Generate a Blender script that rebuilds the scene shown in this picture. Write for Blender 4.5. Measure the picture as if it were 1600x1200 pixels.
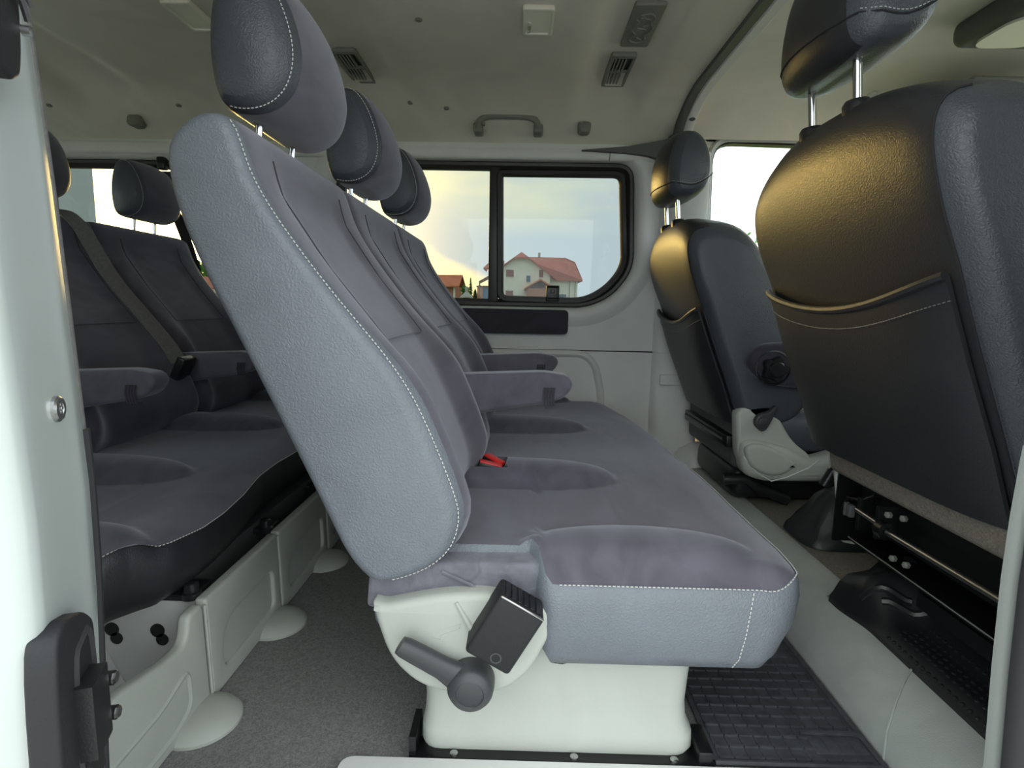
import bpy, bmesh, math, random
from mathutils import Vector, Matrix
random.seed(7)
for o in list(bpy.data.objects): bpy.data.objects.remove(o)
S = bpy.context.scene
col = S.collection
R = math.radians

# ------------------------------------------------------------------ camera
F_PX, YAW, PITCH, ROLL = 880.0, R(0.824), R(7.909), R(1.1)
fwd = Vector((-math.sin(YAW)*math.cos(PITCH), math.cos(YAW)*math.cos(PITCH), -math.sin(PITCH)))
r0 = Vector((math.cos(YAW), math.sin(YAW), 0)); u0 = r0.cross(fwd)
rt = r0*math.cos(ROLL)+u0*math.sin(ROLL); up = u0*math.cos(ROLL)-r0*math.sin(ROLL)
cam = bpy.data.cameras.new('camera'); cam.sensor_width = 36; cam.lens = F_PX/1600*36; cam.clip_start = 0.02; cam.clip_end = 500
co = bpy.data.objects.new('camera', cam); col.objects.link(co)
co.matrix_world = Matrix(((rt.x, up.x, -fwd.x, 0), (rt.y, up.y, -fwd.y, 0), (rt.z, up.z, -fwd.z, .66), (0, 0, 0, 1)))
S.camera = co

# ------------------------------------------------------------------ sky / exposure
S.view_settings.view_transform = 'Standard'; S.view_settings.look = 'None'
S.view_settings.gamma = 1; S.view_settings.use_curve_mapping = False
S.view_settings.exposure = 1.15
SUN_AZ, SUN_EL = R(-29), R(6.5)
def build_sky():
    w = bpy.data.worlds.new('sky'); S.world = w; w.use_nodes = True
    nt = w.node_tree; nt.nodes.clear(); N = nt.nodes; L = nt.links
    def nd(t, **k):
        n = N.new(t)
        for a, b in k.items(): setattr(n, a, b)
        return n
    def m(op, a, b=None, c=None, clamp=False):
        n = nd('ShaderNodeMath', operation=op, use_clamp=clamp)
        for i, v in enumerate((a, b, c)):
            if v is None: continue
            if isinstance(v, (int, float)): n.inputs[i].default_value = v
            else: L.new(v, n.inputs[i])
        return n.outputs[0]
    def mix(f, a, b):
        n = nd('ShaderNodeMix', data_type='RGBA')
        L.new(f, n.inputs[0])
        for i, v in ((6, a), (7, b)):
            if isinstance(v, tuple): n.inputs[i].default_value = (*v, 1)
            else: L.new(v, n.inputs[i])
        return n.outputs[2]
    tc = nd('ShaderNodeTexCoord'); sep = nd('ShaderNodeSeparateXYZ'); L.new(tc.outputs['Generated'], sep.inputs[0])
    x, y, z = sep.outputs
    el = m('MULTIPLY', m('ARCSINE', z), 57.2958); az = m('MULTIPLY', m('ARCTAN2', x, y), 57.2958)
    ns = nd('ShaderNodeTexNoise'); ns.inputs['Scale'].default_value = 3.2; ns.inputs['Detail'].default_value = 5
    mp = nd('ShaderNodeMapping'); mp.inputs['Scale'].default_value = (1, 1, 3.2); L.new(tc.outputs['Generated'], mp.inputs[0]); L.new(mp.outputs[0], ns.inputs[0])
    nz = ns.outputs[0]
    # angular distance to the sun
    sd = Vector((math.sin(SUN_AZ)*math.cos(SUN_EL), math.cos(SUN_AZ)*math.cos(SUN_EL), math.sin(SUN_EL)))
    dp = nd('ShaderNodeVectorMath', operation='DOT_PRODUCT'); L.new(tc.outputs['Generated'], dp.inputs[0]); dp.inputs[1].default_value = sd
    ang = m('MULTIPLY', m('ARCCOSINE', m('MINIMUM', dp.outputs['Value'], 1.0)), 57.2958)
    def gauss(s): return m('EXPONENT', m('MULTIPLY', m('POWER', m('DIVIDE', ang, s), 2.0), -1.0))
    # overcast blue grey above, pale to the horizon, cloud patches
    base = mix(m('DIVIDE', el, 60.0, clamp=True), (.98, 1.12, 1.20), (.95, 1.08, 1.28))
    cl = m('MULTIPLY', m('SUBTRACT', nz, .43, clamp=True), 4.0, clamp=True)
    hi = m('MULTIPLY', cl, m('DIVIDE', m('SUBTRACT', el, 6.5), 5.0, clamp=True))
    base = mix(hi, base, (1.65, 1.60, 1.12))
    # clear bright band under the cloud deck, towards the sun
    edge = m('ADD', m('MULTIPLY', m('ADD', az, 3.4), -.50), m('ADD', 3.4, m('MULTIPLY', m('SUBTRACT', nz, .5), 4.0)))
    edge = m('MINIMUM', edge, 17.0)
    band = m('DIVIDE', m('SUBTRACT', edge, el), 1.6, clamp=True)
    near = m('SUBTRACT', 1.0, m('DIVIDE', m('SUBTRACT', ang, 38.0), 25.0, clamp=True))
    band = m('MULTIPLY', band, near)
    warm = mix(m('DIVIDE', ang, 30.0, clamp=True), (4.2, 3.4, 2.0), (2.6, 1.85, .80))
    base = mix(band, base, warm)
    g = nd('ShaderNodeMix', data_type='RGBA', blend_type='ADD'); g.inputs[0].default_value = 1
    L.new(base, g.inputs[6])
    glow = m('ADD', m('MULTIPLY', gauss(4.5), 90.0), m('MULTIPLY', gauss(13.0), 11.0))
    gc = nd('ShaderNodeVectorMath', operation='SCALE'); gc.inputs[0].default_value = (1.0, .60, .16); L.new(glow, gc.inputs['Scale'])
    L.new(gc.outputs[0], g.inputs[7])
    bg = nd('ShaderNodeBackground'); L.new(g.outputs[2], bg.inputs[0]); bg.inputs[1].default_value = 1.0
    out = nd('ShaderNodeOutputWorld'); L.new(bg.outputs[0], out.inputs[0])
build_sky()

# ------------------------------------------------------------------ materials
def srgb(*c): return tuple(((v/255)/12.92 if v/255 <= .04045 else ((v/255+.055)/1.055)**2.4) for v in c)
def material(name, c, rough=.5, metal=0., spec=.5, var=.0, vscale=8., bump=0., bscale=400., btype='noise', sheen=0., stretch=None, coat=0.):
    mt = bpy.data.materials.new(name); mt.use_nodes = True
    nt = mt.node_tree; N = nt.nodes; L = nt.links; b = N['Principled BSDF']
    c = srgb(*c)
    b.inputs['Base Color'].default_value = (*c, 1); b.inputs['Roughness'].default_value = rough
    b.inputs['Metallic'].default_value = metal; b.inputs['Specular IOR Level'].default_value = spec
    if coat: b.inputs['Coat Weight'].default_value = coat; b.inputs['Coat Roughness'].default_value = .08
    if sheen:
        b.inputs['Sheen Weight'].default_value = sheen; b.inputs['Sheen Roughness'].default_value = .45
        b.inputs['Sheen Tint'].default_value = (.82, .84, .95, 1)
    tc = N.new('ShaderNodeTexCoord'); src = tc.outputs['Object']
    if var:
        n = N.new('ShaderNodeTexNoise'); n.inputs['Scale'].default_value = vscale; n.inputs['Detail'].default_value = 6; n.inputs['Distortion'].default_value = 1.6
        if stretch:
            mp = N.new('ShaderNodeMapping'); mp.inputs['Scale'].default_value = stretch; L.new(src, mp.inputs[0]); L.new(mp.outputs[0], n.inputs[0])
        else: L.new(src, n.inputs[0])
        rp = N.new('ShaderNodeValToRGB'); rp.color_ramp.elements[0].position = .36; rp.color_ramp.elements[1].position = .64
        rp.color_ramp.elements[0].color = (*[v*(1-var) for v in c], 1); rp.color_ramp.elements[1].color = (*[min(1, v*(1+var)) for v in c], 1)
        L.new(n.outputs[0], rp.inputs[0]); L.new(rp.outputs[0], b.inputs['Base Color'])
    if bump:
        if btype == 'leather':
            t = N.new('ShaderNodeTexVoronoi'); t.feature = 'DISTANCE_TO_EDGE'; t.inputs['Scale'].default_value = bscale
            n2 = N.new('ShaderNodeTexNoise'); n2.inputs['Scale'].default_value = bscale*.4
            mx = N.new('ShaderNodeMix'); mx.data_type = 'VECTOR'; mx.inputs[0].default_value = .012
            L.new(src, n2.inputs[0]); L.new(src, mx.inputs[4]); L.new(n2.outputs['Color'], mx.inputs[5]); L.new(mx.outputs[1], t.inputs['Vector'])
            mm = N.new('ShaderNodeMath'); mm.operation = 'MINIMUM'; mm.inputs[1].default_value = .3; L.new(t.outputs['Distance'], mm.inputs[0]); h = mm.outputs[0]
        else:
            t = N.new('ShaderNodeTexNoise'); t.inputs['Scale'].default_value = bscale; t.inputs['Detail'].default_value = 3; L.new(src, t.inputs[0]); h = t.outputs[0]
        bp = N.new('ShaderNodeBump'); bp.inputs['Strength'].default_value = bump; bp.inputs['Distance'].default_value = .002
        L.new(h, bp.inputs['Height']); L.new(bp.outputs[0], b.inputs['Normal'])
    return mt
def glass_mat(name, tint, refl=.06):
    mt = bpy.data.materials.new(name); mt.use_nodes = True; nt = mt.node_tree; N = nt.nodes; L = nt.links; N.clear()
    tr = N.new('ShaderNodeBsdfTransparent'); tr.inputs[0].default_value = (*tint, 1)
    gl = N.new('ShaderNodeBsdfGlossy'); gl.inputs['Roughness'].default_value = .02
    mx = N.new('ShaderNodeMixShader'); fr = N.new('ShaderNodeFresnel'); fr.inputs[0].default_value = 1.45
    m2 = N.new('ShaderNodeMath'); m2.operation = 'MULTIPLY'; m2.inputs[1].default_value = .8
    o = N.new('ShaderNodeOutputMaterial')
    L.new(fr.outputs[0], m2.inputs[0]); L.new(m2.outputs[0], mx.inputs[0]); L.new(tr.outputs[0], mx.inputs[1]); L.new(gl.outputs[0], mx.inputs[2]); L.new(mx.outputs[0], o.inputs[0])
    return mt
M = dict(
 suede=material('dark suede', (90, 87, 98), .9, spec=.2, var=.17, vscale=11, bump=.25, bscale=900, sheen=.55, stretch=(1, .45, 1)),
 suede_dk=material('dark suede panel', (62, 59, 67), .9, spec=.2, var=.12, vscale=9, bump=.25, bscale=900, sheen=.4),
 boot=material('grey boot cloth', (112, 112, 122), .9, spec=.2, var=.15, vscale=30, bump=.3, bscale=700, sheen=.5),
 leather=material('grey leatherette', (111, 116, 125), .42, spec=.5, bump=.6, bscale=200, btype='leather', var=.05),
 leather_bk=material('black leatherette', (42, 43, 47), .40, spec=.5, bump=.22, bscale=230, btype='leather', var=.06),
 leather_lit=material('sky-lit leatherette', (72, 76, 83), .38, spec=.5, bump=.5, bscale=230, btype='leather', var=.05),  # same black leather, with sky light put into a lighter colour
 thread=material('pale thread', (205, 205, 205), .7),
 seam=material('dark seam', (38, 37, 42), .9),
 plastic=material('light grey plastic', (180, 183, 177), .5, spec=.4, bump=.15, bscale=700, var=.03, vscale=5),
 trim=material('grey trim plastic', (221, 222, 222), .55, spec=.4, bump=.2, bscale=600, var=.03, vscale=4),
 trim_dk=material('dark grey trim plastic', (88, 90, 90), .55, spec=.4, bump=.15, bscale=600),
 trim_mid=material('mid grey trim plastic', (118, 122, 120), .55, spec=.4, bump=.15, bscale=600),
 vent=material('grey vent plastic', (122, 123, 118), .55, spec=.4, bump=.15, bscale=600),
 kick=material('grey kick plastic', (170, 174, 171), .55, spec=.4, bump=.25, bscale=500, var=.06, vscale=9),
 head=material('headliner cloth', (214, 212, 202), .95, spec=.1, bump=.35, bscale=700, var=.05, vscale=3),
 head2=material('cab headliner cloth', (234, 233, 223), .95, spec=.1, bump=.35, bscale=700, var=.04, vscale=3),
 carpet=material('grey carpet', (136, 136, 136), 1., spec=.05, var=.22, vscale=170, bump=.9, bscale=600),
 carpet2=material('beige grey carpet', (125, 120, 112), 1., spec=.05, var=.2, vscale=190, bump=.9, bscale=600),
 black=material('black plastic', (32, 32, 35), .32, spec=.5, bump=.1, bscale=500),
 blackm=material('matt black plastic', (36, 36, 39), .6, spec=.4, bump=.2, bscale=500),
 rubber=material('black rubber', (74, 75, 80), .55, spec=.4, var=.2, vscale=25, bump=.2, bscale=400),
 seal=material('rubber seal', (50, 49, 52), .65, spec=.35),
 lever=material('grey lever plastic', (62, 63, 66), .42, spec=.5, bump=.1, bscale=600),
 frame=material('window frame black', (52, 50, 50), .4, spec=.45),
 steel=material('bare steel', (190, 190, 190), .3, metal=1.),
 chrome=material('chrome post', (210, 210, 210), .12, metal=1.),
 iron=material('black painted steel', (20, 20, 22), .3, spec=.5),
 paint=material('white body paint', (186, 193, 192), .22, spec=.5, coat=.6),
 red=material('red buckle plastic', (215, 40, 40), .4),
 web=material('seat belt webbing', (118, 116, 116), .85, spec=.2, bump=.4, bscale=900, var=.1, vscale=80),
 web_dk=material('dark belt webbing', (38, 36, 36), .85, spec=.2, bump=.4, bscale=900),
 lamp=material('white lamp plastic', (222, 220, 210), .3, spec=.5),
 lens=material('clear lamp lens', (232, 232, 224), .25, spec=.6),
 bounce_ground=material('pale paving', (186, 184, 178), .9, spec=.1, var=.1, vscale=3.),
 grass=material('grass', (110, 128, 62), 1., spec=.1, var=.35, vscale=2.),
 leaf=material('green leaves', (78, 120, 44), .7, spec=.3, var=.4, vscale=4.),
 conifer=material('conifer needles', (62, 78, 44), .9, spec=.1, var=.3, vscale=2.),
 bark=material('bark', (85, 68, 52), .95, var=.3, vscale=6),
 wall_w=material('white render', (238, 236, 224), .9, spec=.1, var=.03, vscale=.6),
 tile=material('red roof tile', (184, 116, 100), .85, spec=.1, var=.12, vscale=1.2),
 tile2=material('orange roof tile', (196, 122, 92), .85, spec=.1, var=.12, vscale=1.2),
 brick=material('brick wall', (186, 122, 92), .9, spec=.1, var=.2, vscale=3),
 shutter=material('brown shutter', (140, 88, 76), .7),
 blue=material('blue sheet', (84, 118, 150), .6),
 stone=material('pale stone', (176, 174, 166), .9, var=.2, vscale=6),
 glass=glass_mat('tinted rear glass', (.465, .49, .485)),
 glass_c=glass_mat('clear glass', (.93, .95, .94)),
 dark_glass=material('dark window glass', (70, 92, 120), .08, spec=.6),
)
# the brick wall shows its courses
def brickify(mt, a, b, sc):
    nt = mt.node_tree; N = nt.nodes; L = nt.links
    br = N.new('ShaderNodeTexBrick'); br.inputs['Color1'].default_value = (*srgb(*a), 1); br.inputs['Color2'].default_value = (*srgb(*b), 1); br.inputs['Mortar'].default_value = (*srgb(190, 178, 165), 1)
    br.inputs['Scale'].default_value = sc
    tc = N.new('ShaderNodeTexCoord'); mp = N.new('ShaderNodeMapping'); mp.inputs['Rotation'].default_value = (R(90), 0, 0)
    L.new(tc.outputs['Object'], mp.inputs[0]); L.new(mp.outputs[0], br.inputs[0]); L.new(br.outputs[0], N['Principled BSDF'].inputs['Base Color'])
brickify(M['brick'], (190, 120, 90), (172, 108, 82), 2.2)

# ------------------------------------------------------------------ builders
def wloc(o):
    v = Vector((0, 0, 0))
    while o is not None: v += o.location; o = o.parent
    return v
def link(name, me, parent=None, kind=None, smooth=None):
    o = bpy.data.objects.new(name, me); col.objects.link(o)
    if parent is not None:
        o.parent = parent; v = wloc(parent); me.transform(Matrix.Translation(-v))
    else:   # origin at the middle of the base
        xs = [q.co for q in me.vertices]
        c = Vector(((min(p.x for p in xs)+max(p.x for p in xs))/2, (min(p.y for p in xs)+max(p.y for p in xs))/2, min(p.z for p in xs)))
        me.transform(Matrix.Translation(-c)); o.location = c
    if kind: o['kind'] = kind
    return o
def tag(o, label, cat, group=None, kind=None):
    o['label'] = label; o['category'] = cat
    if group: o['group'] = group
    if kind: o['kind'] = kind
    return o
def thing(name, loc, label, cat, group=None):
    o = bpy.data.objects.new(name, None); col.objects.link(o); o.location = loc; o.empty_display_size = .1
    return tag(o, label, cat, group)
def struct(o, label=None):
    o['kind'] = 'structure'
    if label: o['label'] = label
    return o
class MB:
    def __init__(s): s.v = []; s.f = []; s.m = []; s.mi = 0
    def add(s, vs, fs, mi=None):
        b = len(s.v); s.v += [tuple(p) for p in vs]; s.f += [tuple(i+b for i in f) for f in fs]; s.m += [s.mi if mi is None else mi]*len(fs); return s
    def box(s, x0, x1, y0, y1, z0, z1, mi=None):
        v = [(x, y, z) for z in (z0, z1) for y in (y0, y1) for x in (x0, x1)]
        return s.add(v, [(0, 2, 3, 1), (4, 5, 7, 6), (0, 1, 5, 4), (2, 6, 7, 3), (0, 4, 6, 2), (1, 3, 7, 5)], mi)
    def rbox(s, x0, x1, y0, y1, z0, z1, r=.01, seg=3, mi=None, mtx=None):
        bm = bmesh.new(); bmesh.ops.create_cube(bm, size=1)
        for v in bm.verts: v.co = Vector((x0+(v.co.x+.5)*(x1-x0), y0+(v.co.y+.5)*(y1-y0), z0+(v.co.z+.5)*(z1-z0)))
        bmesh.ops.bevel(bm, geom=bm.edges[:], offset=r, segments=seg, profile=.5, affect='EDGES')
        if mtx: bm.transform(mtx)
        bm.verts.index_update(); s.add([v.co for v in bm.verts], [[v.index for v in f.verts] for f in bm.faces], mi); bm.free(); return s
    def tube(s, path, r, n=8, closed=False, mi=None, caps=True):
        P = [Vector(p) for p in path]; k = len(P); rings = []
        nrm = None
        for i in range(k):
            a = P[i-1] if (i or closed) else P[0]; b = P[(i+1) % k] if (i < k-1 or closed) else P[-1]
            t = (b-a).normalized()
            if nrm is None:
                nrm = t.orthogonal().normalized()
            nrm = (nrm-t*nrm.dot(t)).normalized(); bn = t.cross(nrm)
            rr = r[i] if isinstance(r, (list, tuple)) else r
            rings.append([P[i]+(nrm*math.cos(2*math.pi*j/n)+bn*math.sin(2*math.pi*j/n))*rr for j in range(n)])
        return s.skin(rings, closed=closed, caps=caps and not closed, mi=mi)
    def skin(s, rings, closed=False, caps=True, mi=None, mif=None):
        n = len(rings[0]); b = len(s.v)
        for r_ in rings: s.v += [tuple(p) for p in r_]
        k = len(rings)
        for i in range(k if closed else k-1):
            for j in range(n):
                a0 = b+i*n; a1 = b+((i+1) % k)*n; j2 = (j+1) % n
                s.f.append((a0+j, a0+j2, a1+j2, a1+j)); s.m.append(mif(i, j) if mif else (s.mi if mi is None else mi))
        if caps:
            s.f.append(tuple(b+j for j in range(n))[::-1]); s.m.append(mif(-1, 0) if mif else (s.mi if mi is None else mi))
            s.f.append(tuple(b+(k-1)*n+j for j in range(n))); s.m.append(mif(-2, 0) if mif else (s.mi if mi is None else mi))
        return s
    def cyl(s, p0, p1, r, n=20, mi=None): return s.tube([p0, p1], r, n, mi=mi)
    def lathe(s, c, axis, prof, n=24, mi=None):   # prof: list of (radius, height along axis)
        a = Vector(axis).normalized(); u = a.orthogonal().normalized(); w = a.cross(u); c = Vector(c)
        rings = [[c+a*h+(u*math.cos(2*math.pi*j/n)+w*math.sin(2*math.pi*j/n))*max(r_, 1e-4) for j in range(n)] for r_, h in prof]
        return s.skin(rings, mi=mi)
    def prism(s, pts, fn, t0, t1, mi=None):       # pts 2D, fn(u, v, t) -> 3D
        n = len(pts)
        return s.add([fn(u, v, t0) for u, v in pts]+[fn(u, v, t1) for u, v in pts],
              [tuple(range(n)), tuple(range(2*n-1, n-1, -1))]+[(i, i+n, (i+1) % n+n, (i+1) % n) for i in range(n)], mi)
    def mesh(s, name, mats, smooth=40):
        me = bpy.data.meshes.new(name); me.from_pydata(s.v, [], s.f); me.validate()
        mats = mats if isinstance(mats, (list, tuple)) else [mats]
        for m_ in mats: me.materials.append(M[m_] if isinstance(m_, str) else m_)
        if len(mats) > 1 and len(me.polygons) == len(s.m): me.polygons.foreach_set('material_index', s.m)
        bm = bmesh.new(); bm.from_mesh(me); bmesh.ops.recalc_face_normals(bm, faces=bm.faces[:]); bm.to_mesh(me); bm.free()
        if smooth:
            me.polygons.foreach_set('use_smooth', [True]*len(me.polygons)); me.set_sharp_from_angle(angle=R(smooth))
        return me
    def build(s, name, mats, parent=None, kind=None, smooth=40):
        return link(name, s.mesh(name, mats, smooth), parent, kind)
def fillet(pts, r, seg=5):                        # round the corners of a closed 2D polygon
    out = []; n = len(pts)
    for i in range(n):
        p = Vector(pts[i][:2]); a = Vector(pts[i-1][:2]); b = Vector(pts[(i+1) % n][:2])
        rr = pts[i][2] if len(pts[i]) > 2 else r
        da = (a-p); db = (b-p); d = min(rr, da.length*.48, db.length*.48)
        if d < 1e-4: out.append(tuple(p)); continue
        p0 = p+da.normalized()*d; p1 = p+db.normalized()*d
        for k in range(seg+1):
            t = k/seg; out.append(tuple(p0*(1-t)**2+p*2*t*(1-t)+p1*t*t))
    return out
def plate(name, outer, holes, t, fn, mats, parent=None, bevel=0., smooth=35, kind=None, bres=2):
    cu = bpy.data.curves.new(name, 'CURVE'); cu.dimensions = '2D'; cu.fill_mode = 'BOTH'; cu.extrude = max(t/2-bevel, 1e-5); cu.bevel_depth = bevel; cu.bevel_resolution = bres
    cu.offset = -bevel
    for pl in [outer]+list(holes):
        sp = cu.splines.new('POLY'); sp.points.add(len(pl)-1); sp.use_cyclic_u = True
        for q, p in zip(sp.points, pl): q.co = (p[0], p[1], 0, 1)
    ob = bpy.data.objects.new('tmp', cu); col.objects.link(ob); bpy.context.view_layer.update()
    me = bpy.data.meshes.new_from_object(ob.evaluated_get(bpy.context.evaluated_depsgraph_get()))
    bpy.data.objects.remove(ob); bpy.data.curves.remove(cu)
    for v in me.vertices: v.co = Vector(fn(v.co.x, v.co.y, v.co.z))
    me.name = name; me.materials.clear(); me.materials.append(M[mats])
    bm = bmesh.new(); bm.from_mesh(me); bmesh.ops.remove_doubles(bm, verts=bm.verts[:], dist=1e-5); bmesh.ops.recalc_face_normals(bm, faces=bm.faces[:]); bm.to_mesh(me); bm.free()
    me.polygons.foreach_set('use_smooth', [True]*len(me.polygons)); me.set_sharp_from_angle(angle=R(smooth))
    return link(name, me, parent, kind)
XZ = lambda Y: (lambda u, v, w: (u, Y+w, v))      # plates standing across the view
def frame_sweep(mb, path, prof, fn, mi=None):     # closed path 2D, prof [(out, depth)], fn(u, v, w)
    n = len(path); rings = []
    sg = 1 if sum(path[i][0]*path[(i+1) % n][1]-path[(i+1) % n][0]*path[i][1] for i in range(n)) > 0 else -1
    for i in range(n):
        a = Vector(path[i-1]); b = Vector(path[(i+1) % n]); t = (b-a).normalized(); nn = Vector((t.y, -t.x))*sg
        rings.append([fn(path[i][0]+nn.x*o, path[i][1]+nn.y*o, d) for o, d in prof])
    return mb.skin(rings, closed=True, caps=False, mi=mi)
def resample(P, n, closed=True):
    P = [Vector(p) for p in P]; Q = P+[P[0]] if closed else P
    d = [0]
    for a, b in zip(Q, Q[1:]): d.append(d[-1]+(b-a).length)
    out = []; k = 0; N_ = n if closed else n-1
    for i in range(n):
        s_ = d[-1]*i/N_
        while k < len(d)-2 and d[k+1] < s_: k += 1
        t = (s_-d[k])/max(d[k+1]-d[k], 1e-9); out.append(Q[k].lerp(Q[k+1], min(t, 1)))
    return out
def chaikin(P, it=2, closed=True):
    P = [Vector(p) for p in P]
    for _ in range(it):
        Q = []; n = len(P)
        if not closed: Q.append(P[0])
        for i in range(n if closed else n-1):
            a, b = P[i], P[(i+1) % n]; Q += [a*.75+b*.25, a*.25+b*.75]
        if not closed: Q.append(P[-1])
        P = Q
    return P
def inset2(P, d):                                 # closed CCW/CW loop moved towards its inside
    n = len(P); area = sum(P[i].x*P[(i+1) % n].y-P[(i+1) % n].x*P[i].y for i in range(n)); sg = 1 if area > 0 else -1
    out = []
    for i in range(n):
        t = (P[(i+1) % n]-P[i-1]).normalized(); out.append(P[i]+Vector((-t.y, t.x))*sg*d)
    return out
def stitches(path, r=.0008, dash=.0042, gap=.0016, mb=None):
    mb = mb or MB(); P = [Vector(p) for p in path]; L_ = sum((b-a).length for a, b in zip(P, P[1:]))
    n = max(2, int(L_/(dash+gap))); Q = resample(P, n*2+1, closed=False)
    for i in range(n): mb.tube([Q[2*i], Q[2*i].lerp(Q[2*i+1], 1.15)], r, 4)
    return mb
def interp(x, T):
    if x <= T[0][0]: return T[0][1]
    for (a, b), (c, d) in zip(T, T[1:]):
        if x <= c: return b+(d-b)*(x-a)/(c-a)
    return T[-1][1]
def sstep(a, b, x):
    t = max(0, min(1, (x-a)/(b-a))); return t*t*(3-2*t)

# ================================================================== THE VAN BODY (setting)
# floor
mb = MB(); mb.box(-2.35, .56, .50, 2.14, -.03, 0); struct(mb.build('floor', 'carpet', smooth=0), 'grey carpet on the van floor')
mb = MB(); mb.box(.665, 2.0, .50, 2.14, .02, .1); struct(mb.build('floor', 'carpet2', smooth=0), 'raised cab floor in beige grey carpet')
# moulded riser between the rear floor and the cab floor
def riser():
    prof = chaikin([(.548, -.01), (.549, .012), (.556, .04), (.578, .072), (.606, .094), (.64, .104), (.70, .106), (.70, -.01)], 2)
    ys = [.50, .70, 1.0, 1.4, 1.8, 2.12]
    mb = MB(); mb.skin([[(p.x, y, p.y) for p in prof] for y in ys])
    o = mb.build('trim_1', 'kick'); struct(o, 'moulded grey plastic riser along the cab floor')
    sm = MB(); sm.tube([(.5475, .755, .0), (.548, .757, .014), (.556, .768, .042), (.577, .787, .0735), (.605, .812, .0955), (.64, .84, .1055), (.67, .862, .1068)], .0018, 6)
    sm.build('joint', 'kick', o)
riser()
# rocker sill along the door
mb = MB(); mb.prism(fillet([(-.245, .60), (-.245, .728), (.58, .728), (.58, .60)], .02), lambda u, v, t: (u, v, t), 0.0, .012)
struct(mb.build('trim_2', 'trim'), 'grey sill strip along the door opening')
mb = MB(); mb.box(-2.35, 2.0, .36, .60, -.30, -.012); struct(mb.build('trim_3', 'paint', smooth=0))

# far side wall panel with two window openings
WIN1 = fillet([(-.70, 1.190, .07), (.408, 1.190, .075), (.424, .80, .10), (.345, .695, .06), (.245, .648, .10), (-.70, .648, .07)], .05, 6)
WIN2 = fillet([(-1.80, 1.176, .06), (-.98, 1.176, .06), (-.98, .648, .06), (-1.80, .648, .06)], .05, 6)
plt = plate('wall_left', [(-2.35, -.02), (-2.35, 1.30), (.50, 1.30), (.50, -.02)], [WIN1, WIN2], .03, XZ(2.135), 'trim')
struct(plt, 'grey moulded side wall with two windows')
def reveal(path, name, parent):
    mb = MB(); frame_sweep(mb, path, [(.062, -.0148), (.048, -.022), (.030, -.030), (.014, -.030), (.002, -.022), (-.006, -.004), (-.010, .016), (-.012, .05)], XZ(2.135)); return mb.build(name, 'trim', parent)
for w in (WIN1, WIN2): reveal(w, 'reveal', plt)
# swelling above and below the windows, belt line, pillar flank
mb = MB(); prof = chaikin([(2.125, 1.225), (2.105, 1.222), (2.098, 1.195), (2.104, 1.18), (2.125, 1.178)], 2)
mb.skin([[(x, p.x, p.y) for p in prof] for x in (-2.3, -1.0, .30)]); mb.build('rail', 'trim', plt)
mb = MB(); prof = chaikin([(2.125, 1.225), (2.103, 1.222), (2.098, 1.195), (2.106, 1.18), (2.125, 1.178)], 2)
mb.skin([[(x, p.x, p.y) for p in prof] for x in (.304, .40, .47)]); mb.build('rail', 'trim', plt)
mb = MB(); mb.box(-2.3, .50, 2.1165, 2.121, .496, .500); mb.build('joint_line', 'seam', plt)
# armrest pocket moulded into the wall
pk = fillet([(-.30, .478), (.235, .478, .06), (.275, .44, .08), (.30, .33, .05), (.30, .25), (-.30, .25)], .02)
mb = MB(); frame_sweep(mb, pk, [(.022, -.001), (.016, -.012), (.006, -.016), (-.002, -.010), (-.006, 0)], XZ(2.12)); mb.build('pocket_rim', 'trim', plt)
# dark suede strip below the window
sp = plate('trim_4', fillet([(-.72, .556), (-.72, .650), (.173, .648, .018), (.173, .558, .018)], .012), [], .012, XZ(2.097), 'suede_dk', bevel=.004); struct(sp, 'dark suede strip under the side window')
# headlining side rail at the top of the wall is part of the ceiling mesh below

def window(name, path, slider):
    t = struct(bpy.data.objects.new(name, None)); col.objects.link(t); t.location = (0, 2.16, .65)
    inner = inset2([Vector(p) for p in path], .012); inner = [tuple(p) for p in inner]
    mb = MB(); frame_sweep(mb, inner, [(.006, -.010), (-.002, -.018), (-.012, -.016), (-.018, -.008), (-.022, -.002), (-.025, .0), (-.025, .02), (.006, .02)], XZ(2.16)); mb.build('frame', 'frame', t)
    return t
w1 = window('window_1', WIN1, True)
# fixed pane, divider and sliding sash of the second-row window
FIXED = fillet([(-.684, 1.176), (-.110, 1.176, .03), (-.121, .672, .03), (-.684, .668)], .05, 5)
mb = MB(); mb.prism(FIXED, XZ(0), 2.175, 2.179); mb.build('pane', 'glass', w1)
mb = MB(); mb.rbox(-.128, -.090, 2.150, 2.185, .660, 1.165, .005); mb.build('divider', 'frame', w1)
SASH = fillet([(-.104, 1.156, .03), (.372, 1.158, .05), (.395, .81, .09), (.332, .722, .06), (.238, .668, .06), (-.096, .672, .045)], .04, 6)
mb = MB(); frame_sweep(mb, SASH, [(.0, -.006), (-.006, -.014), (-.018, -.015), (-.024, -.006), (-.027, .004), (0, .008)], XZ(2.158)); sash = mb.build('sash', 'frame', w1)
gl = [tuple(p) for p in inset2([Vector(p) for p in SASH], .02)]
mb = MB(); mb.prism(gl, XZ(0), 2.160, 2.164); mb.build('pane', 'glass', w1)
mb = MB(); mb.rbox(.090, .139, 2.128, 2.150, .679, .738, .004); lt = mb.build('latch', 'black', w1)
mb = MB(); mb.rbox(.103, .127, 2.122, 2.130, .703, .727, .002); mb.build('latch_button', 'vent', lt)
mb = MB(); mb.rbox(.107, .122, 2.119, 2.124, .708, .722, .002); mb.build('latch_button', 'black', lt)
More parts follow.
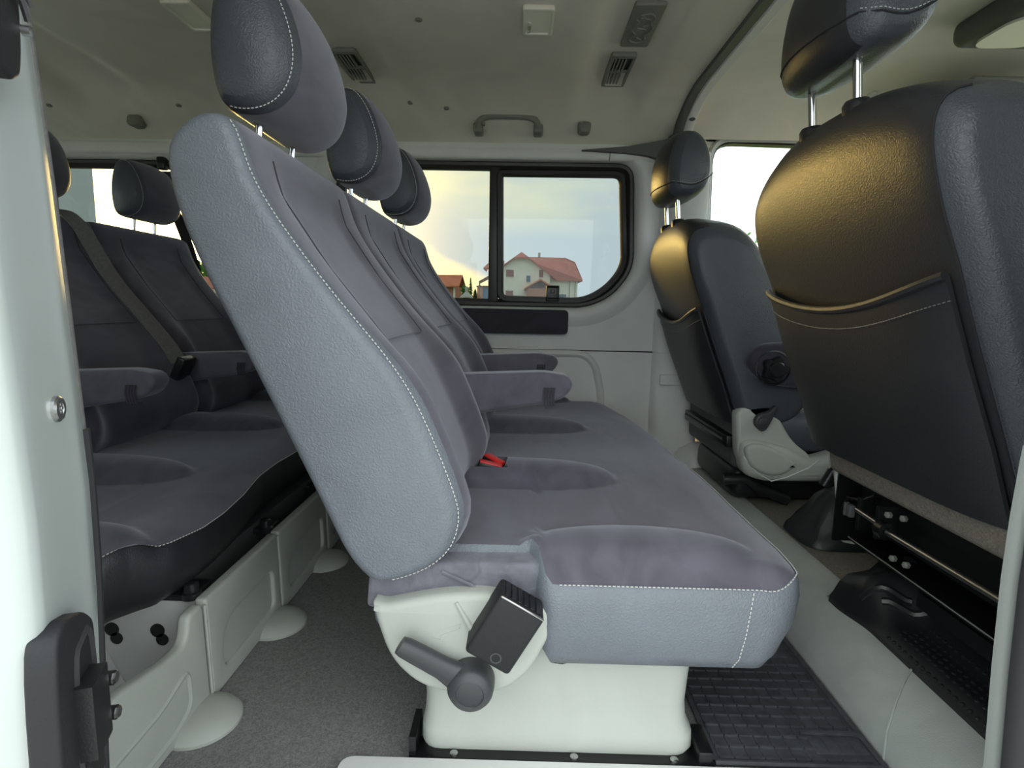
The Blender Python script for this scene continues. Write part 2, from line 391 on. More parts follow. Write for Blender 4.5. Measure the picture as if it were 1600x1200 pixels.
mb = MB(); mb.tube([(.094, 2.126, .733), (.135, 2.126, .733)], .004, 8); mb.tube([(.096, 2.128, .690), (.133, 2.128, .690)], .003, 8); mb.build('latch_bar', 'iron', lt)
w2 = window('window_2', WIN2, False)
mb = MB(); mb.prism(fillet([(-1.785, 1.161), (-.995, 1.161), (-.995, .664), (-1.785, .664)], .05, 5), XZ(0), 2.168, 2.172); mb.build('pane', 'glass', w2)
struct(w1, 'side window with a sliding right pane and black frame'); struct(w2, 'rear side window beside the last bench')

# headlining with its shallow troughs
def ceil_z(x, y):
    z = 1.34
    if y > 1.78: t = (y-1.78)/.36; z -= .125*t**2.2
    if y < .72: t = (.72-y)/.30; z -= .10*t**2
    k = sstep(.5, .75, y)*(1-sstep(1.93, 2.1, y))
    tr = sstep(.14, .215, x)*(1-sstep(.315, .385, x)); tr2 = sstep(-.60, -.53, x)*(1-sstep(-.43, -.355, x)); tr3 = sstep(-1.55, -1.47, x)*(1-sstep(-1.30, -1.22, x))
    return z+.026*k*max(tr, tr2, tr3)-.03*sstep(-1.9, -2.35, x)
def ceiling():
    xs = [-2.35+.025*i for i in range(115)]; ys = [.42+.0215*i for i in range(80)]
    xs[-1] = .515
    mb = MB(); n = len(ys)
    mb.add([(x, y, ceil_z(x, y)) for x in xs for y in ys], [(i*n+j, i*n+j+1, (i+1)*n+j+1, (i+1)*n+j) for i in range(len(xs)-1) for j in range(n-1)])
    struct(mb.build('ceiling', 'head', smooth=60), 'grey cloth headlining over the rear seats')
    def cz(x, y):
        z = 1.352
        if y > 1.80: t = (y-1.80)/.34; z -= .105*t**2
        if y < .75: t = (.75-y)/.3; z -= .08*t**2
        return z-.05*sstep(1.2, 1.75, x)
    xs = [.555+.05*i for i in range(24)]
    mb = MB(); mb.add([(x, y, cz(x, y)) for x in xs for y in ys], [(i*n+j, i*n+j+1, (i+1)*n+j+1, (i+1)*n+j) for i in range(len(xs)-1) for j in range(n-1)])
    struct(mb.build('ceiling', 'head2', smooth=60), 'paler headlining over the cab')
    # outer roof skin keeps daylight out
    mb = MB(); mb.box(-2.4, 1.75, .38, 2.2, 1.385, 1.40); struct(mb.build('ceiling', 'paint', smooth=0), 'white roof skin')
    # roof bow: dark strip and pale edge, running down into the pillar
    pa = [(.528, .44, 1.20)]+[(.528, y, ceil_z(.5, y)-.004) for y in [.5+.06*i for i in range(26)]]
    pa = [p for p in pa if p[1] < 2.06]+[(.528, 2.085, 1.225), (.528, 2.10, 1.19), (.528, 2.11, 1.14)]
    def strip(x0, x1, dz, name, mt, par=None):
        mb = MB(); prof = [(x0, .012), (x0, 0), (x0+.004, -.004), (x1-.004, -.004), (x1, 0), (x1, .012)]
        mb.skin([[(a, y+(0), z+b+dz) for a, b in prof] for _, y, z in pa], caps=True); return mb.build(name, mt, par)
    s1 = strip(.510, .540, 0, 'trim_5', 'trim_dk'); struct(s1, 'dark roof strip between rear and cab headlinings')
    s2 = strip(.540, .572, -.001, 'trim_6', 'trim'); struct(s2, 'pale roof strip beside the dark one')
    mb = MB(); mb.lathe((.557, 2.0, ceil_z(.5, 2.0)-.006), (0, -.3, -1), [(.004, -.002), (.011, 0), (.011, .003), (.006, .005), (0, .004)], 16); mb.build('screw_cap', 'trim_dk', s2)
ceiling()
# pillar behind the sliding window and the far front door
mb = MB(); prof = chaikin([(.488, 2.14), (.494, 2.112), (.512, 2.085), (.56, 2.072), (.63, 2.075), (.665, 2.10), (.668, 2.16)], 2)
pill = [(p.x, p.y) for p in prof]
mb.skin([[(x+(.0 if z > .3 else .0), y-(.05*sstep(.36, 0, z)), z) for x, y in pill] for z in (-.02, .1, .2, .3, .4, .497)])
mb.skin([[(x, y, z) for x, y in pill] for z in (.498, .8, 1.1, 1.21)])
pl = mb.build('wall_left', 'trim'); struct(pl, 'grey pillar between side window and front door')
mb = MB(); mb.rbox(.515, .60, 2.062, 2.078, .38, .42, .004); mb.build('cap', 'trim', pl)
mb = MB(); prof = [(.20, 1.208), (.36, 1.222), (.44, 1.236), (.51, 1.25), (.512, 1.20), (.47, 1.182), (.43, 1.192), (.36, 1.200)]
mb.prism(prof, XZ(0), 2.078, 2.13); o = mb.build('trim_7', 'trim_dk'); struct(o, 'dark wedge trim where roof meets pillar')
mb = MB(); mb.rbox(.50, .565, 2.058, 2.12, 1.13, 1.262, .014); o = mb.build('trim_8', 'trim_dk'); struct(o, 'pillar head trim')
# domed wheel housing cover by the pillar foot
mb = MB(); mb.lathe((.66, 2.05, .05), (0, 0, 1), [(.105, -.06), (.105, .02), (.095, .07), (.07, .10), (.03, .118), (0, .12)], 28)
struct(mb.build('trim_9', 'trim'), 'domed grey moulding at the pillar foot')
# far front door with its window
DW = fillet([(.672, 1.272, .09), (1.22, 1.262, .05), (1.46, .80, .05), (1.46, .74), (.686, .72, .05)], .05, 7)
dr = plate('door_1', [(.655, .05), (.655, 1.30), (1.30, 1.30), (1.60, .80), (1.60, .05)], [DW], .04, XZ(2.17), 'trim'); struct(dr, 'far front door with window')
mb = MB(); frame_sweep(mb, DW, [(.016, -.026), (.008, -.034), (.0, -.030), (-.006, -.02), (-.010, .01)], XZ(2.17)); mb.build('frame', 'paint', dr)
mb = MB(); frame_sweep(mb, DW, [(-.004, -.02), (-.012, -.012), (-.014, .02)], XZ(2.17)); mb.build('seal', 'frame', dr)
mb = MB(); mb.prism([tuple(p) for p in inset2([Vector(p) for p in DW], .004)], XZ(0), 2.178, 2.182); mb.build('pane', 'glass_c', dr)
mb = MB(); mb.rbox(.80, 1.45, 2.09, 2.16, .42, .50, .02); mb.build('armrest', 'plastic', dr)
mb = MB(); mb.rbox(.72, 1.5, 2.12, 2.16, .12, .40, .02); mb.build('door_pocket', 'plastic', dr)
mb = MB(); mb.box(.50, 1.40, 2.15, 2.195, 1.262, 1.395); mb.box(.56, .645, 2.135, 2.16, 1.16, 1.30); struct(mb.build('trim_12', 'trim', smooth=0), 'roof rail over the far front door')
# cab front: dashboard, firewall, windscreen frame, behind the seats
mb = MB(); mb.rbox(1.35, 1.75, .46, 2.14, .42, .80, .06); mb.box(1.6, 1.7, .46, 2.14, .05, .5); struct(mb.build('wall_front', 'trim_dk'), 'dashboard and firewall of the cab')
mb = MB()
for y0, y1 in ((.40, .47), (2.12, 2.19)):
    mb.add([(1.75, y0, .78), (1.81, y0, .78), (1.42, y0, 1.32), (1.36, y0, 1.32), (1.75, y1, .78), (1.81, y1, .78), (1.42, y1, 1.32), (1.36, y1, 1.32)], [(0, 1, 2, 3), (4, 7, 6, 5), (0, 4, 5, 1), (1, 5, 6, 2), (2, 6, 7, 3), (3, 7, 4, 0)])
struct(mb.build('trim_10', 'trim', smooth=0), 'windscreen pillars')
# rear wall with door windows
rw = plate('wall_rear', [(.40, -.02), (.40, 1.34), (2.15, 1.34), (2.15, -.02)], [fillet([(.52, .70), (.52, 1.18), (1.24, 1.18), (1.24, .70)], .05), fillet([(1.32, .70), (1.32, 1.18), (2.04, 1.18), (2.04, .70)], .05)], .03, lambda u, v, w: (-2.36+w, u, v), 'trim'); struct(rw)
for a, b in ((.52, 1.24), (1.32, 2.04)):
    mb = MB(); mb.box(-2.363, -2.359, a-.01, b+.01, .69, 1.19); mb.build('pane', 'glass_c', rw)
# near side behind the sliding-door opening: quarter panel with window, painted pillar
qw = plate('wall_right', [(-2.35, -.05), (-2.35, 1.36), (-.56, 1.36), (-.56, -.05)], [fillet([(-1.78, .70), (-1.78, 1.18), (-.72, 1.18), (-.72, .70)], .06)], .03, XZ(.45), 'trim'); struct(qw, 'near side quarter panel behind the door opening')
mb = MB(); mb.box(-1.8, -.70, .438, .442, .69, 1.19); mb.build('pane', 'glass_c', qw)
PILX = [(.10, -.012), (.25, -.005), (.39, .002), (.47, .005), (.53, .003), (.61, 0), (.72, -.004), (.83, -.010), (1.1, -.03), (1.36, -.06)]   # how the pillar edge leans with height
def pillar_left():
    mb = MB(); zs = [-.28, -.1, .05, .25, .4, .5, .62, .75, .85, 1.0, 1.15, 1.36]
    prof = chaikin([(-.60, .47), (-.60, .352), (-.37, .352), (-.343, .354), (-.337, .364), (-.3395, .374), (-.352, .406), (-.362, .434), (-.3655, .446), (-.368, .452), (-.378, .47)], 1)
    mb.skin([[(p.x+interp(z, PILX), p.y, z) for p in prof] for z in zs]); o = mb.build('wall_right', 'paint'); struct(o, 'white painted pillar at the rear edge of the door opening')
    mb = MB(); mb.tube([(-.390+interp(z, PILX), .479, z) for z in (.53, .58, .66, .75, .85, 1.0, 1.2)], .0055, 8); mb.build('seal', 'web', o)
    mb = MB(); mb.tube([(-.388+interp(z, PILX), .479, z) for z in (-.1, .1, .3, .42, .5, .545)], .0065, 8); mb.build('seal', 'seal', o)
    # inner garnish behind the pillar
    mb = MB(); mb.box(-.60, -.44, .47, .50, -.02, 1.30); mb.build('garnish', 'trim', o)
pillar_left()
FA, FD, FN = Vector((-.337, .366)), Vector((-.029, .080)), Vector((.94, .34))     # the pillar face that looks into the doorway
def face(u, z, w): q = FA+FD*u+FN*w; return Vector((q.x, q.y, z))
sc_ = face(.66, .575, .001); fn3 = Vector((.94, .34, 0)); ft = Vector((-.34, .94, 0))
mb = MB(); mb.lathe(sc_, fn3, [(.0100, -.002), (.0100, .002), (.0085, .0035), (.0050, .0035), (.0045, .0012), (0, .0012)], 20)
for k in range(6):
    a = k*math.pi/3; q = sc_+fn3*.002+ft*.0035*math.cos(a)+Vector((0, 0, .0035*math.sin(a))); mb.rbox(q.x-.0011, q.x+.0011, q.y-.0011, q.y+.0011, q.z-.0011, q.z+.0011, .0003, 1)
tag(mb.build('screw', 'steel'), 'round steel screw head set in the white painted pillar', 'screw')
# near pillar at the right-hand edge of the opening: trim, flange and seals
def pillar_right():
    zs = [-.05, .1, .23, .33, .42, .48, .53, .545]; zt = [.549, .7, .9, 1.1, 1.3]
    ofs = lambda z: interp(z, [(-.05, .462), (.23, .4565), (.33, .4505), (.42, .4470), (.50, .447), (.545, .4495), (1.3, .46)])
    prof = chaikin([(0, .50), (.003, .494), (.008, .491), (.15, .491), (.15, .57), (.085, .57), (.06, .555)], 1)
    mb = MB(); mb.skin([[(p.x+ofs(z), p.y, z) for p in prof] for z in zs]); o = mb.build('wall_right', 'trim_mid'); struct(o, 'grey pillar trim at the front edge of the door opening')
    mb = MB(); mb.skin([[(p.x+ofs(z)+.002, p.y, z) for p in prof] for z in zt]); mb.build('upper_trim', 'trim_mid', o)
    mb = MB(); mb.tube([(ofs(z)+.0195, .482, z) for z in zs+zt], .0128, 14); mb.build('seal', 'seal', o)
    mb = MB(); mb.tube([(ofs(z)+.0335, .472, z) for z in zs+zt], .0035, 8); mb.tube([(ofs(z)+.050, .474, z) for z in zs+zt], .0150, 14); mb.build('outer_seal', 'seal', o)
    mb = MB(); mb.box(.53, .64, .40, .50, -.2, 1.3); mb.build('body_pillar', 'paint', o)
pillar_right()
# near front door: lower panel and window above it
nd_ = plate('door_2', [(.64, -.25), (.64, 1.30), (1.30, 1.30), (1.75, .78), (1.75, -.25)], [fillet([(.70, 1.24), (1.26, 1.24), (1.58, .78), (.70, .72)], .06)], .05, XZ(.44), 'trim'); struct(nd_, 'near front door')
mb = MB(); mb.box(.69, 1.60, .438, .441, .71, 1.25); mb.build('pane', 'glass_c', nd_)
mb = MB(); mb.box(-.60, .66, .38, .46, 1.27, 1.40); struct(mb.build('trim_11', 'paint', smooth=0), 'roof rail over the door opening')
# ================================================================== BENCHES
BACK = [(-.136, .298), (-.092, .330), (-.082, .377), (-.093, .421), (-.135, .524), (-.184, .614), (-.262, .709), (-.325, .800), (-.343, .862), (-.352, .880), (-.378, .888), (-.412, .874), (-.440, .838), (-.418, .738), (-.345, .586), (-.274, .434), (-.206, .283)]
FRONT_T = [(.298, -.136), (.33, -.092), (.377, -.084), (.421, -.096), (.524, -.138), (.614, -.190), (.709, -.266), (.80, -.326), (.862, -.345)]
back_x = lambda z: interp(z, FRONT_T)
def loft_pad(prof, y0, y1, ins, body, disp, npt=88, leather_ends=(True, True), rear_mat=2, nose=None, chk=2, side_mat=1, warp=None, ret=None):
    """upholstered pad: closed side profile swept across y, ends rounded; materials 0 front, 1 side panel, rear_mat rear"""
    P = resample(chaikin([Vector((a, b)) for a, b in prof], chk), npt)
    out = [(P[i]-q)*-1 for i, q in enumerate(inset2(P, .01))]; out = [(-(q)).normalized() if False else q.normalized() for q in out]
    nrm = [(P[i]-q).normalized() for i, q in enumerate(inset2(P, .01))]
    seq = [(y0+a, d, True) for a, d in ins]
    ya, yb = y0+ins[-1][0], y1-ins[-1][0]
    seq += [(ya+(yb-ya)*k/body, 0, False) for k in range(1, body)]
    seq += [(y1-a, d, True) for a, d in reversed(ins)]
    rings = []
    for y, d, e in seq:
        Q = inset2(P, d) if d else P; t = (y-(y0+y1)/2)/((y1-y0)/2); rg = []
        for p, n_ in zip(Q, nrm):
            q = p+n_*disp(t, p, n_) if disp else p
            v = Vector((q.x, y, q.y)); rg.append(warp(v, t) if warp else v)
        rings.append(rg)
    ne = len(ins); k = len(seq)
    def mif(i, j):
        if i == -1: return side_mat if leather_ends[0] else 0
        if i == -2: return side_mat if leather_ends[1] else 0
        if i < ne-2 and leather_ends[0]: return side_mat
        if i > k-ne and leather_ends[1]: return side_mat
        return rear_mat if nrm[j].x < -.25 else 0
    mb = MB(); mb.skin(rings, mif=mif)
    if ret is not None: ret.update(rings=rings, nrm=nrm, P=P)
    return mb
INS = [(-.005, .018), (-.004, .012), (-.0005, .0068), (.005, .0034), (.015, .001), (.034, 0)]
def back_disp(t, p, n):
    if n.x < .2: return 0
    z = p.y; a = abs(t)
    bol = .024*sstep(.66, .52, z)*sstep(.30, .40, z)*math.exp(-((a-.84)/.16)**2)
    dish = -.010*(1-sstep(.45, .75, a))*sstep(.86, .80, z)
    return bol+dish
def make_back(parent, y0, y1, ends):
    info = {}
    mb = loft_pad(BACK, y0, y1, INS, 26, back_disp, leather_ends=ends, ret=info)
    b = mb.build('backrest', ['suede', 'leather', 'leather_bk'], parent, smooth=60)
    yc, hw = (y0+y1)/2, (y1-y0)/2
    def surf(y, z, e=.0015):
        t = (y-yc)/hw; n = Vector((.85, .5)); return (back_x(z)+.9*back_disp(t, Vector((0, z)), n)+e+.0015, y, z+e*.4)
    # seams of the middle panel
    sm = MB()
    sm.tube([surf(yc-hw*.62, z) for z in [.845-.0235*k for k in range(11)]]+[surf(yc+hw*k/10, .608) for k in range(-6, 7)]+[surf(yc+hw*.62, z) for z in [.61+.0235*k for k in range(11)]], .0010, 5)
    sm.build('panel_seam', 'suede_dk', b)
    for side, ring in ((0, 3), (1, -4)):
        if not ends[side]: continue
        rg = info['rings'][ring]; idx = [i for i, n in enumerate(info['nrm']) if n.x > -.15 or (n.y > .6)]
        i0 = min(range(len(rg)), key=lambda i: (rg[i]-Vector((-.17, rg[0].y, .292))).length)
        path = [rg[(i0+k) % len(rg)] for k in range(0, 54)]
        if path[25].z < .33: path = [rg[(i0-k) % len(rg)] for k in range(0, 54)]
        path = [p for k, p in enumerate(path) if p.x > -.356 or k < 20]
        path = [p+Vector((.0012, (-1 if side == 0 else 1)*.0008, .0006)) for p in path]
        stitches(path).build('stitching', 'thread', b)
    return b
HEAD = [(-.428, .925), (-.437, 1.0), (-.425, 1.075), (-.402, 1.116), (-.368, 1.118), (-.338, 1.085), (-.316, 1.03), (-.310, .985), (-.322, .943), (-.352, .917), (-.395, .910)]
HINS = [(-.004, .016), (-.001, .014), (.004, .008), (.013, .004), (.028, .001), (.052, 0)]
def make_headrest(parent, yc, hw=.128, ends=(True, True)):
    info = {}
    def nose(t, p, n): return max(0, n.x)*.020*(1-t*t)-.004
    mb = loft_pad(HEAD, yc-hw, yc+hw, HINS, 12, nose, npt=56, leather_ends=ends, ret=info)
    h = mb.build('headrest', ['suede', 'leather_lit', 'leather_bk'], parent, smooth=60)
    rg = info['rings'][3]
    i0 = min(range(len(rg)), key=lambda i: rg[i].x+rg[i].z*2.2)
    rot = [rg[(i0+k) % len(rg)] for k in range(len(rg))]
    if rot[6].x < rot[0].x or rot[20].z > 5: rot = rot[::-1]
    path = [p+Vector((.0006, -.001, 0)) for p in rot[:36]]
    stitches(path).build('stitching', 'thread', h)
    for s_ in (-1, 1):
        pm = MB(); pm.tube([(-.396, yc+s_*.06, .86), (-.389, yc+s_*.06, .93)], .0055, 10); pm.build('headrest_post', 'chrome', h)
    return h
XF = [(-1, .385), (.0, .386), (.06, .392), (.2, .393), (.40, .388), (.75, .379), (1.15, .357), (1.36, .31)]
XR = [(-1, .285), (.0, .285), (.06, .318), (.13, .332), (.2, .331), (.30, .322), (.42, .302), (.55, .292), (.66, .292), (.85, .290), (1.15, .285), (1.36, .26)]
def make_cushion(parent, XT, dzs, mounds):
    L_ = 1.35; nu, nv = 66, 150; r = .055; xc0, xc1 = (-.092, -.022) if dzs > .95 else (9, 9)
    def hgt(x, yl, xf):
        z = .323+.006*math.cos(yl*14)*.4
        z -= .020*max(0, (x-(xf-.075))/.075)**2
        z -= .028*max(0, (.028-yl)/.028)**2+.03*max(0, (yl-(L_-.055))/.055)**2
        for xc, hx, yc, hy, hh in mounds:
            u = (x-xc)/hx
            if xc < 0: e_ = 1-max(0, u)**5 if u < 1 else 0
            else: e_ = 1-u*u if abs(u) < 1 else 0
            if e_ <= 0: continue
            d = (yl-yc)/(hy*math.sqrt(e_))
            if abs(d) < 1: z += hh*(1-d*d)**.55*e_**.5
        if xc0 < x < xc1 and abs(yl-.385) < .034: z -= .030
        return z
    G = []
    for i in range(nu+1):
        row = []
        for j in range(nv+1):
            v = j/nv; yl = L_*v; xf = interp(yl, XT); x = -.20+(xf+.20)*(i/nu)
            q = max(0, x-(xf-r)); c = r-math.sqrt(max(0, r*r-q*q)); lo = c+(.058*(1-sstep(.022, .044, x)) if dzs > .95 else 0); y = lo+(L_-c-lo)*v
            row.append(Vector((x, .70+y, hgt(x, y, xf))))
        G.append(row)
    mb = MB(); n = nv+1
    mb.add([p for row in G for p in row], [(i*n+j, (i+1)*n+j, (i+1)*n+j+1, i*n+j+1) for i in range(nu) for j in range(nv)], 0)
    bd = [G[i][0] for i in range(nu)]+[G[nu][j] for j in range(nv)]+[G[i][nv] for i in range(nu, 0, -1)]+[G[0][j] for j in range(nv, 0, -1)]
    k = len(bd); nr = []
    for i in range(k):
        t = bd[(i+1) % k]-bd[i-1]; nr.append(Vector((t.y, -t.x, 0)).normalized())
    side = [(0, 0), (.003, -.003), (.007, -.028), (.008, -.062), (.002, -.100), (-.010, -.121), (-.03, -.130), (-.09, -.131)]
    fro = [0, .004, .008, .004, -.016, -.036, -.062, -.12]
    rings = []
    for (o_, dz), fo in zip(side, fro):
        rings.append([p+nn*(o_+(fo-o_)*max(0, nn.x))+Vector((0, 0, dz*dzs+(dz/-.131)*(.300-p.z)*.9)) for p, nn in zip(bd, nr)])
    mb.skin(rings, caps=False, mi=1)
    c = mb.build('seat_cushion', ['suede', 'leather' if dzs > .95 else 'leather_bk'], parent, smooth=70)  # last-row cushion takes the darker leather, its shade put into the colour
    st = MB(); i0 = next(i for i, p in enumerate(bd) if p.x > .050 and i < nu)
    stitches([bd[i]+nr[i]*.0025+Vector((0, 0, .0006)) for i in range(i0, nu+nv-4)], mb=st)
    if dzs > .95:
        j = min(range(nu), key=lambda i: abs(bd[i].x-.312))
        stitches([rings[q][j]+nr[j]*.0012-Vector((.004*q, 0, 0)) for q in range(1, 6)], mb=st)
    st.build('stitching', 'thread', c)
    return c
def armrest(parent, yc):
    pts = fillet([(-.20, .517), (.05, .529), (.098, .522, .02), (.109, .503, .03), (.092, .477, .03), (.06, .466), (-.09, .440), (-.165, .428, .03), (-.205, .47)], .012, 5)
    a = plate('armrest', pts, [], .056, XZ(yc), 'suede', parent, bevel=.010, smooth=60, bres=4)
    mb = MB()
    for k in range(4): mb.tube([(.050+.006*k, yc-.0285, .498), (.048+.006*k, yc-.031, .480), (.050+.006*k, yc-.029, .462), (.052+.006*k, yc-.018, .457)], .0030, 6)
    mb.build('strap_loop', 'suede_dk', a)
    mb = MB(); mb.prism([(-.150, .445), (-.105, .452), (-.082, .345), (-.112, .335)], XZ(0), yc-.012, yc+.012); mb.build('hinge_bracket', 'suede_dk', a, smooth=0)
    return a
def make_bench(loc, label, rear):
    t = thing('bench_seat', loc, label, 'bench seat')
    return t
MOUNDS = [(-.16, .350, .385, .068, .034), (-.16, .345, .845, .066, .032), (.165, .160, .062, .060, .024), (-.16, .34, 1.31, .06, .03)]
bench = make_bench((0, 1.375, 0), 'middle row three-seat bench in dark suede and grey leatherette, nearest the open door', False)
make_cushion(bench, XF, 1.0, MOUNDS)
DIV = [.70, 1.148, 1.60, 2.05]
for k in range(3): make_back(bench, DIV[k]+.0, DIV[k+1]-.006, (k == 0, k == 2))
for k in range(3): make_headrest(bench, (DIV[k]+DIV[k+1])/2+(0.0))
armrest(bench, 1.150); armrest(bench, 1.605)
def buckle(parent, x, y, z, a, c='red'):
    mb = MB(); mt = Matrix.Translation((x, y, z)) @ Matrix.Rotation(a, 4, 'Z') @ Matrix.Rotation(R(14), 4, 'Y')
    mb.rbox(-.022, .024, -.011, .011, -.022, .004, .003, 2, mtx=mt); b = mb.build('buckle', 'black', parent)
    mb = MB(); mb.rbox(-.021, .0245, -.009, .009, -.001, .0065, .002, 2, mtx=mt); mb.build('release_button', c, b); return b
buckle(bench, -.056, 1.070, .350, R(4)); buckle(bench, -.050, 1.098, .352, R(-38))
mb = MB(); mb.rbox(-.088, -.026, 1.054, 1.116, .318, .332, .003, 2); mb.build('buckle_well', 'black', bench)
# suede boot between cushion and backrest on the near side
bt = plate('boot', fillet([(-.205, .245), (-.200, .305), (-.11, .314), (.04, .316), (.054, .305), (.02, .235)], .008), [], .05, XZ(.745), 'boot', bench, bevel=.008, smooth=60)
mb = MB(); mb.tube([(-.10, .718, .302), (-.06, .716, .285), (-.03, .7155, .262)], .0022, 6); mb.build('fold', 'boot', bt)
# grey side cover, its recline lever and the belt bracket
SC = fillet([(-.192, .268, .01), (-.184, .236, .05), (-.168, .186, .05), (-.128, .146, .05), (-.07, .134, .05), (-.012, .142, .05), (.022, .172, .03), (.052, .235, .02), (.048, .262, .02), (-.035, .284, .02), (-.10, .280, .03), (-.176, .263, .015)], .02, 6)
sc = plate('side_cover', SC, [], .034, XZ(.712), 'plastic', bench, bevel=.010, smooth=60, bres=4)
mb = MB(); mb.tube([(-.078, .6955, .271), (-.060, .6950, .238), (-.036, .6955, .216), (-.018, .6962, .207)], [.003, .005, .004, .002], 8); mb.build('ridge', 'plastic', sc)
ar = [(-.112, .222), (-.098, .237), (-.0985, .231), (-.072, .241), (-.074, .234), (-.099, .2235), (-.0985, .218)]
mb = MB(); mb.tube([(a, .6952, b) for a, b in ar], .0007, 4, closed=True); mb.build('embossed_arrow', 'plastic', sc)
lv = MB(); lv.lathe((-.0565, .697, .163), (0, -1, 0), [(.031, -.004), (.0315, .012), (.030, .026), (.026, .033), (.0185, .0365), (.0175, .035), (.0165, .0355), (0, .036)], 32)
pv = Vector((-.0565, .675, .163)); tp = Vector((-.1475, .668, .2265)); dd = (tp-pv).normalized(); nn_ = Vector((-dd.z, 0, dd.x))
rg = []
for s_, w_, y_ in ((.0, .024, .680), (.028, .019, .680), (.045, .0155, .678), (.085, .0145, .672), (.103, .0135, .669), (.1105, .0115, .668)):
    c_ = pv+dd*s_; rg.append([Vector((c_.x, y_, c_.z))+nn_*w_*math.cos(a)+Vector((0, -1, 0))*.012*math.sin(a) for a in [2*math.pi*k/14 for k in range(14)]])
lv.skin(rg); lv.build('recline_lever', 'lever', bench)
mt = Matrix.Translation((-.0125, .678, .250)) @ Matrix.Rotation(R(30), 4, 'Y')
mb = MB(); mb.rbox(-.0325, .0325, -.022, .026, -.046, .044, .005, 3, mtx=mt); bk = mb.build('latch_bracket', 'blackm', bench)
mb = MB(); mb.rbox(-.031, .031, -.0235, -.0205, .0415, .0445, .001, 1, mtx=mt); mb.build('bare_edge', 'steel', bk)
mb = MB()
for k in range(6): mb.rbox(-.026+.009*k, -.019+.009*k, -.016, .020, .0438, .0455, .0005, 1, mtx=mt)
mb.build('top_ribs', 'iron', bk)
mb = MB(); mb.lathe(mt @ Vector((.006, -.0222, -.032)), (0, -1, 0), [(.0075, -.001), (.0075, .0006), (.0055, .0006), (.005, -.003), (0, -.003)], 18); mb.build('bolt_hole', 'lever', bk)
# moulded base standing on black rails
def base_block():
    def sec(z, x0, x1, y0, y1, r=.03):
        return [Vector((a, b, z)) for a, b in fillet([(x0, y0), (x1, y0), (x1, y1), (x0, y1)], r, 5)]
    rings = [sec(.010, -.134, .262, .748, 1.98), sec(.020, -.137, .268, .745, 1.98), sec(.040, -.136, .267, .746, 1.98), sec(.060, -.132, .258, .75, 1.98), sec(.085, -.131, .256, .752, 1.98), sec(.130, -.136, .259, .752, 1.98), sec(.185, -.140, .264, .752, 1.98)]
    mb = MB(); mb.skin(rings); b = mb.build('base', 'plastic', bench, smooth=50)
    for y in (.742, 1.86):
        mb = MB(); mb.rbox(-.150, .292, y-.012, y+.030, .0015, .011, .002, 2); mb.rbox(.268, .290, y-.010, y+.05, .002, .030, .004, 2); mb.box(-.150, -.140, y-.008, y+.05, .002, .04); rl = mb.build('floor_rail', 'iron', bench)
        for x in (-.085, .09, .235):
            mb = MB(); mb.lathe((x, y-.004, .0105), (0, 0, 1), [(.006, 0), (.006, .003), (.003, .0045), (0, .0045)], 10); mb.build('bolt', 'steel', rl)
base_block()

# ---- rear bench: the same backs, headrests and armrests, its own cushion and base
DX, DZ = -.85, -.012
bench2 = make_bench((DX, 1.375, DZ), 'last row three-seat bench behind the middle row, long grey base panel with round feet', True)
def copy_part(o, parent):
    c = o.copy(); col.objects.link(c); c.parent = parent
    for ch in o.children: copy_part(ch, c)
    return c
for ch in [c for c in bench.children if c.name.split('.')[0] in ('backrest', 'headrest', 'armrest')]: copy_part(ch, bench2)
def shift(f):   # build rear-bench parts in middle-row coordinates, then move along
    before = set(bpy.data.objects); f()
    for o in set(bpy.data.objects)-before:
        if o.parent is bench2:
            o.data.transform(Matrix.Translation((DX, 0, DZ)))
            for ch in o.children: ch.data.transform(Matrix.Translation((DX, 0, DZ)))
for ch in bench2.children:
    if ch.name.startswith('headrest'):          # smaller headrests on the last row
        cy_ = sum(v.co.y for v in ch.data.vertices)/len(ch.data.vertices); ch.scale = (.86, .84, .88)
        ch.location = Vector((-.37*.14+.004, cy_*.16+.05*(cy_+.45), 1.0*.12-.006))
cu2 = make_cushion(bench, XR, .86, MOUNDS)
cu2.parent = bench2
b3 = buckle(bench, -.128, 1.10, .362, R(10)); b3.parent = bench2
# woven belt lying across the middle back
def belt(name, pts, w, mt, parent, th=.0012, wdir=Vector((0, 1, 0))):
    P = chaikin([Vector(p) for p in pts], 2, closed=False); rg = []
    for i, p in enumerate(P):
        a = P[max(0, i-1)]; b = P[min(len(P)-1, i+1)]; t = (b-a).normalized(); s_ = (wdir-t*wdir.dot(t)).normalized(); n_ = t.cross(s_)
        rg.append([p+s_*w/2+n_*th, p+s_*w/2-n_*th, p-s_*w/2-n_*th, p-s_*w/2+n_*th])
    mb = MB(); mb.skin(rg); return mb.build(name, mt, parent, smooth=30)
bl = belt('seat_belt', [(DX-.40, 1.50, .884), (DX-.355, 1.50, .889), (DX-.31, 1.502, .845), (DX-.285, 1.505, .79), (DX-.245, 1.51, .71), (DX-.16, 1.52, .60), (DX-.115, 1.53, .535), (DX-.095, 1.535, .49)], .047, 'web', bench2, wdir=Vector((.35, 1, 0)))
mb = MB(); mt = Matrix.Translation((DX-.085, 1.54, .475)) @ Matrix.Rotation(R(25), 4, 'Y'); mb.rbox(-.012, .012, -.03, .03, -.035, .03, .005, mtx=mt); mb.build('belt_tongue', 'black', bl)
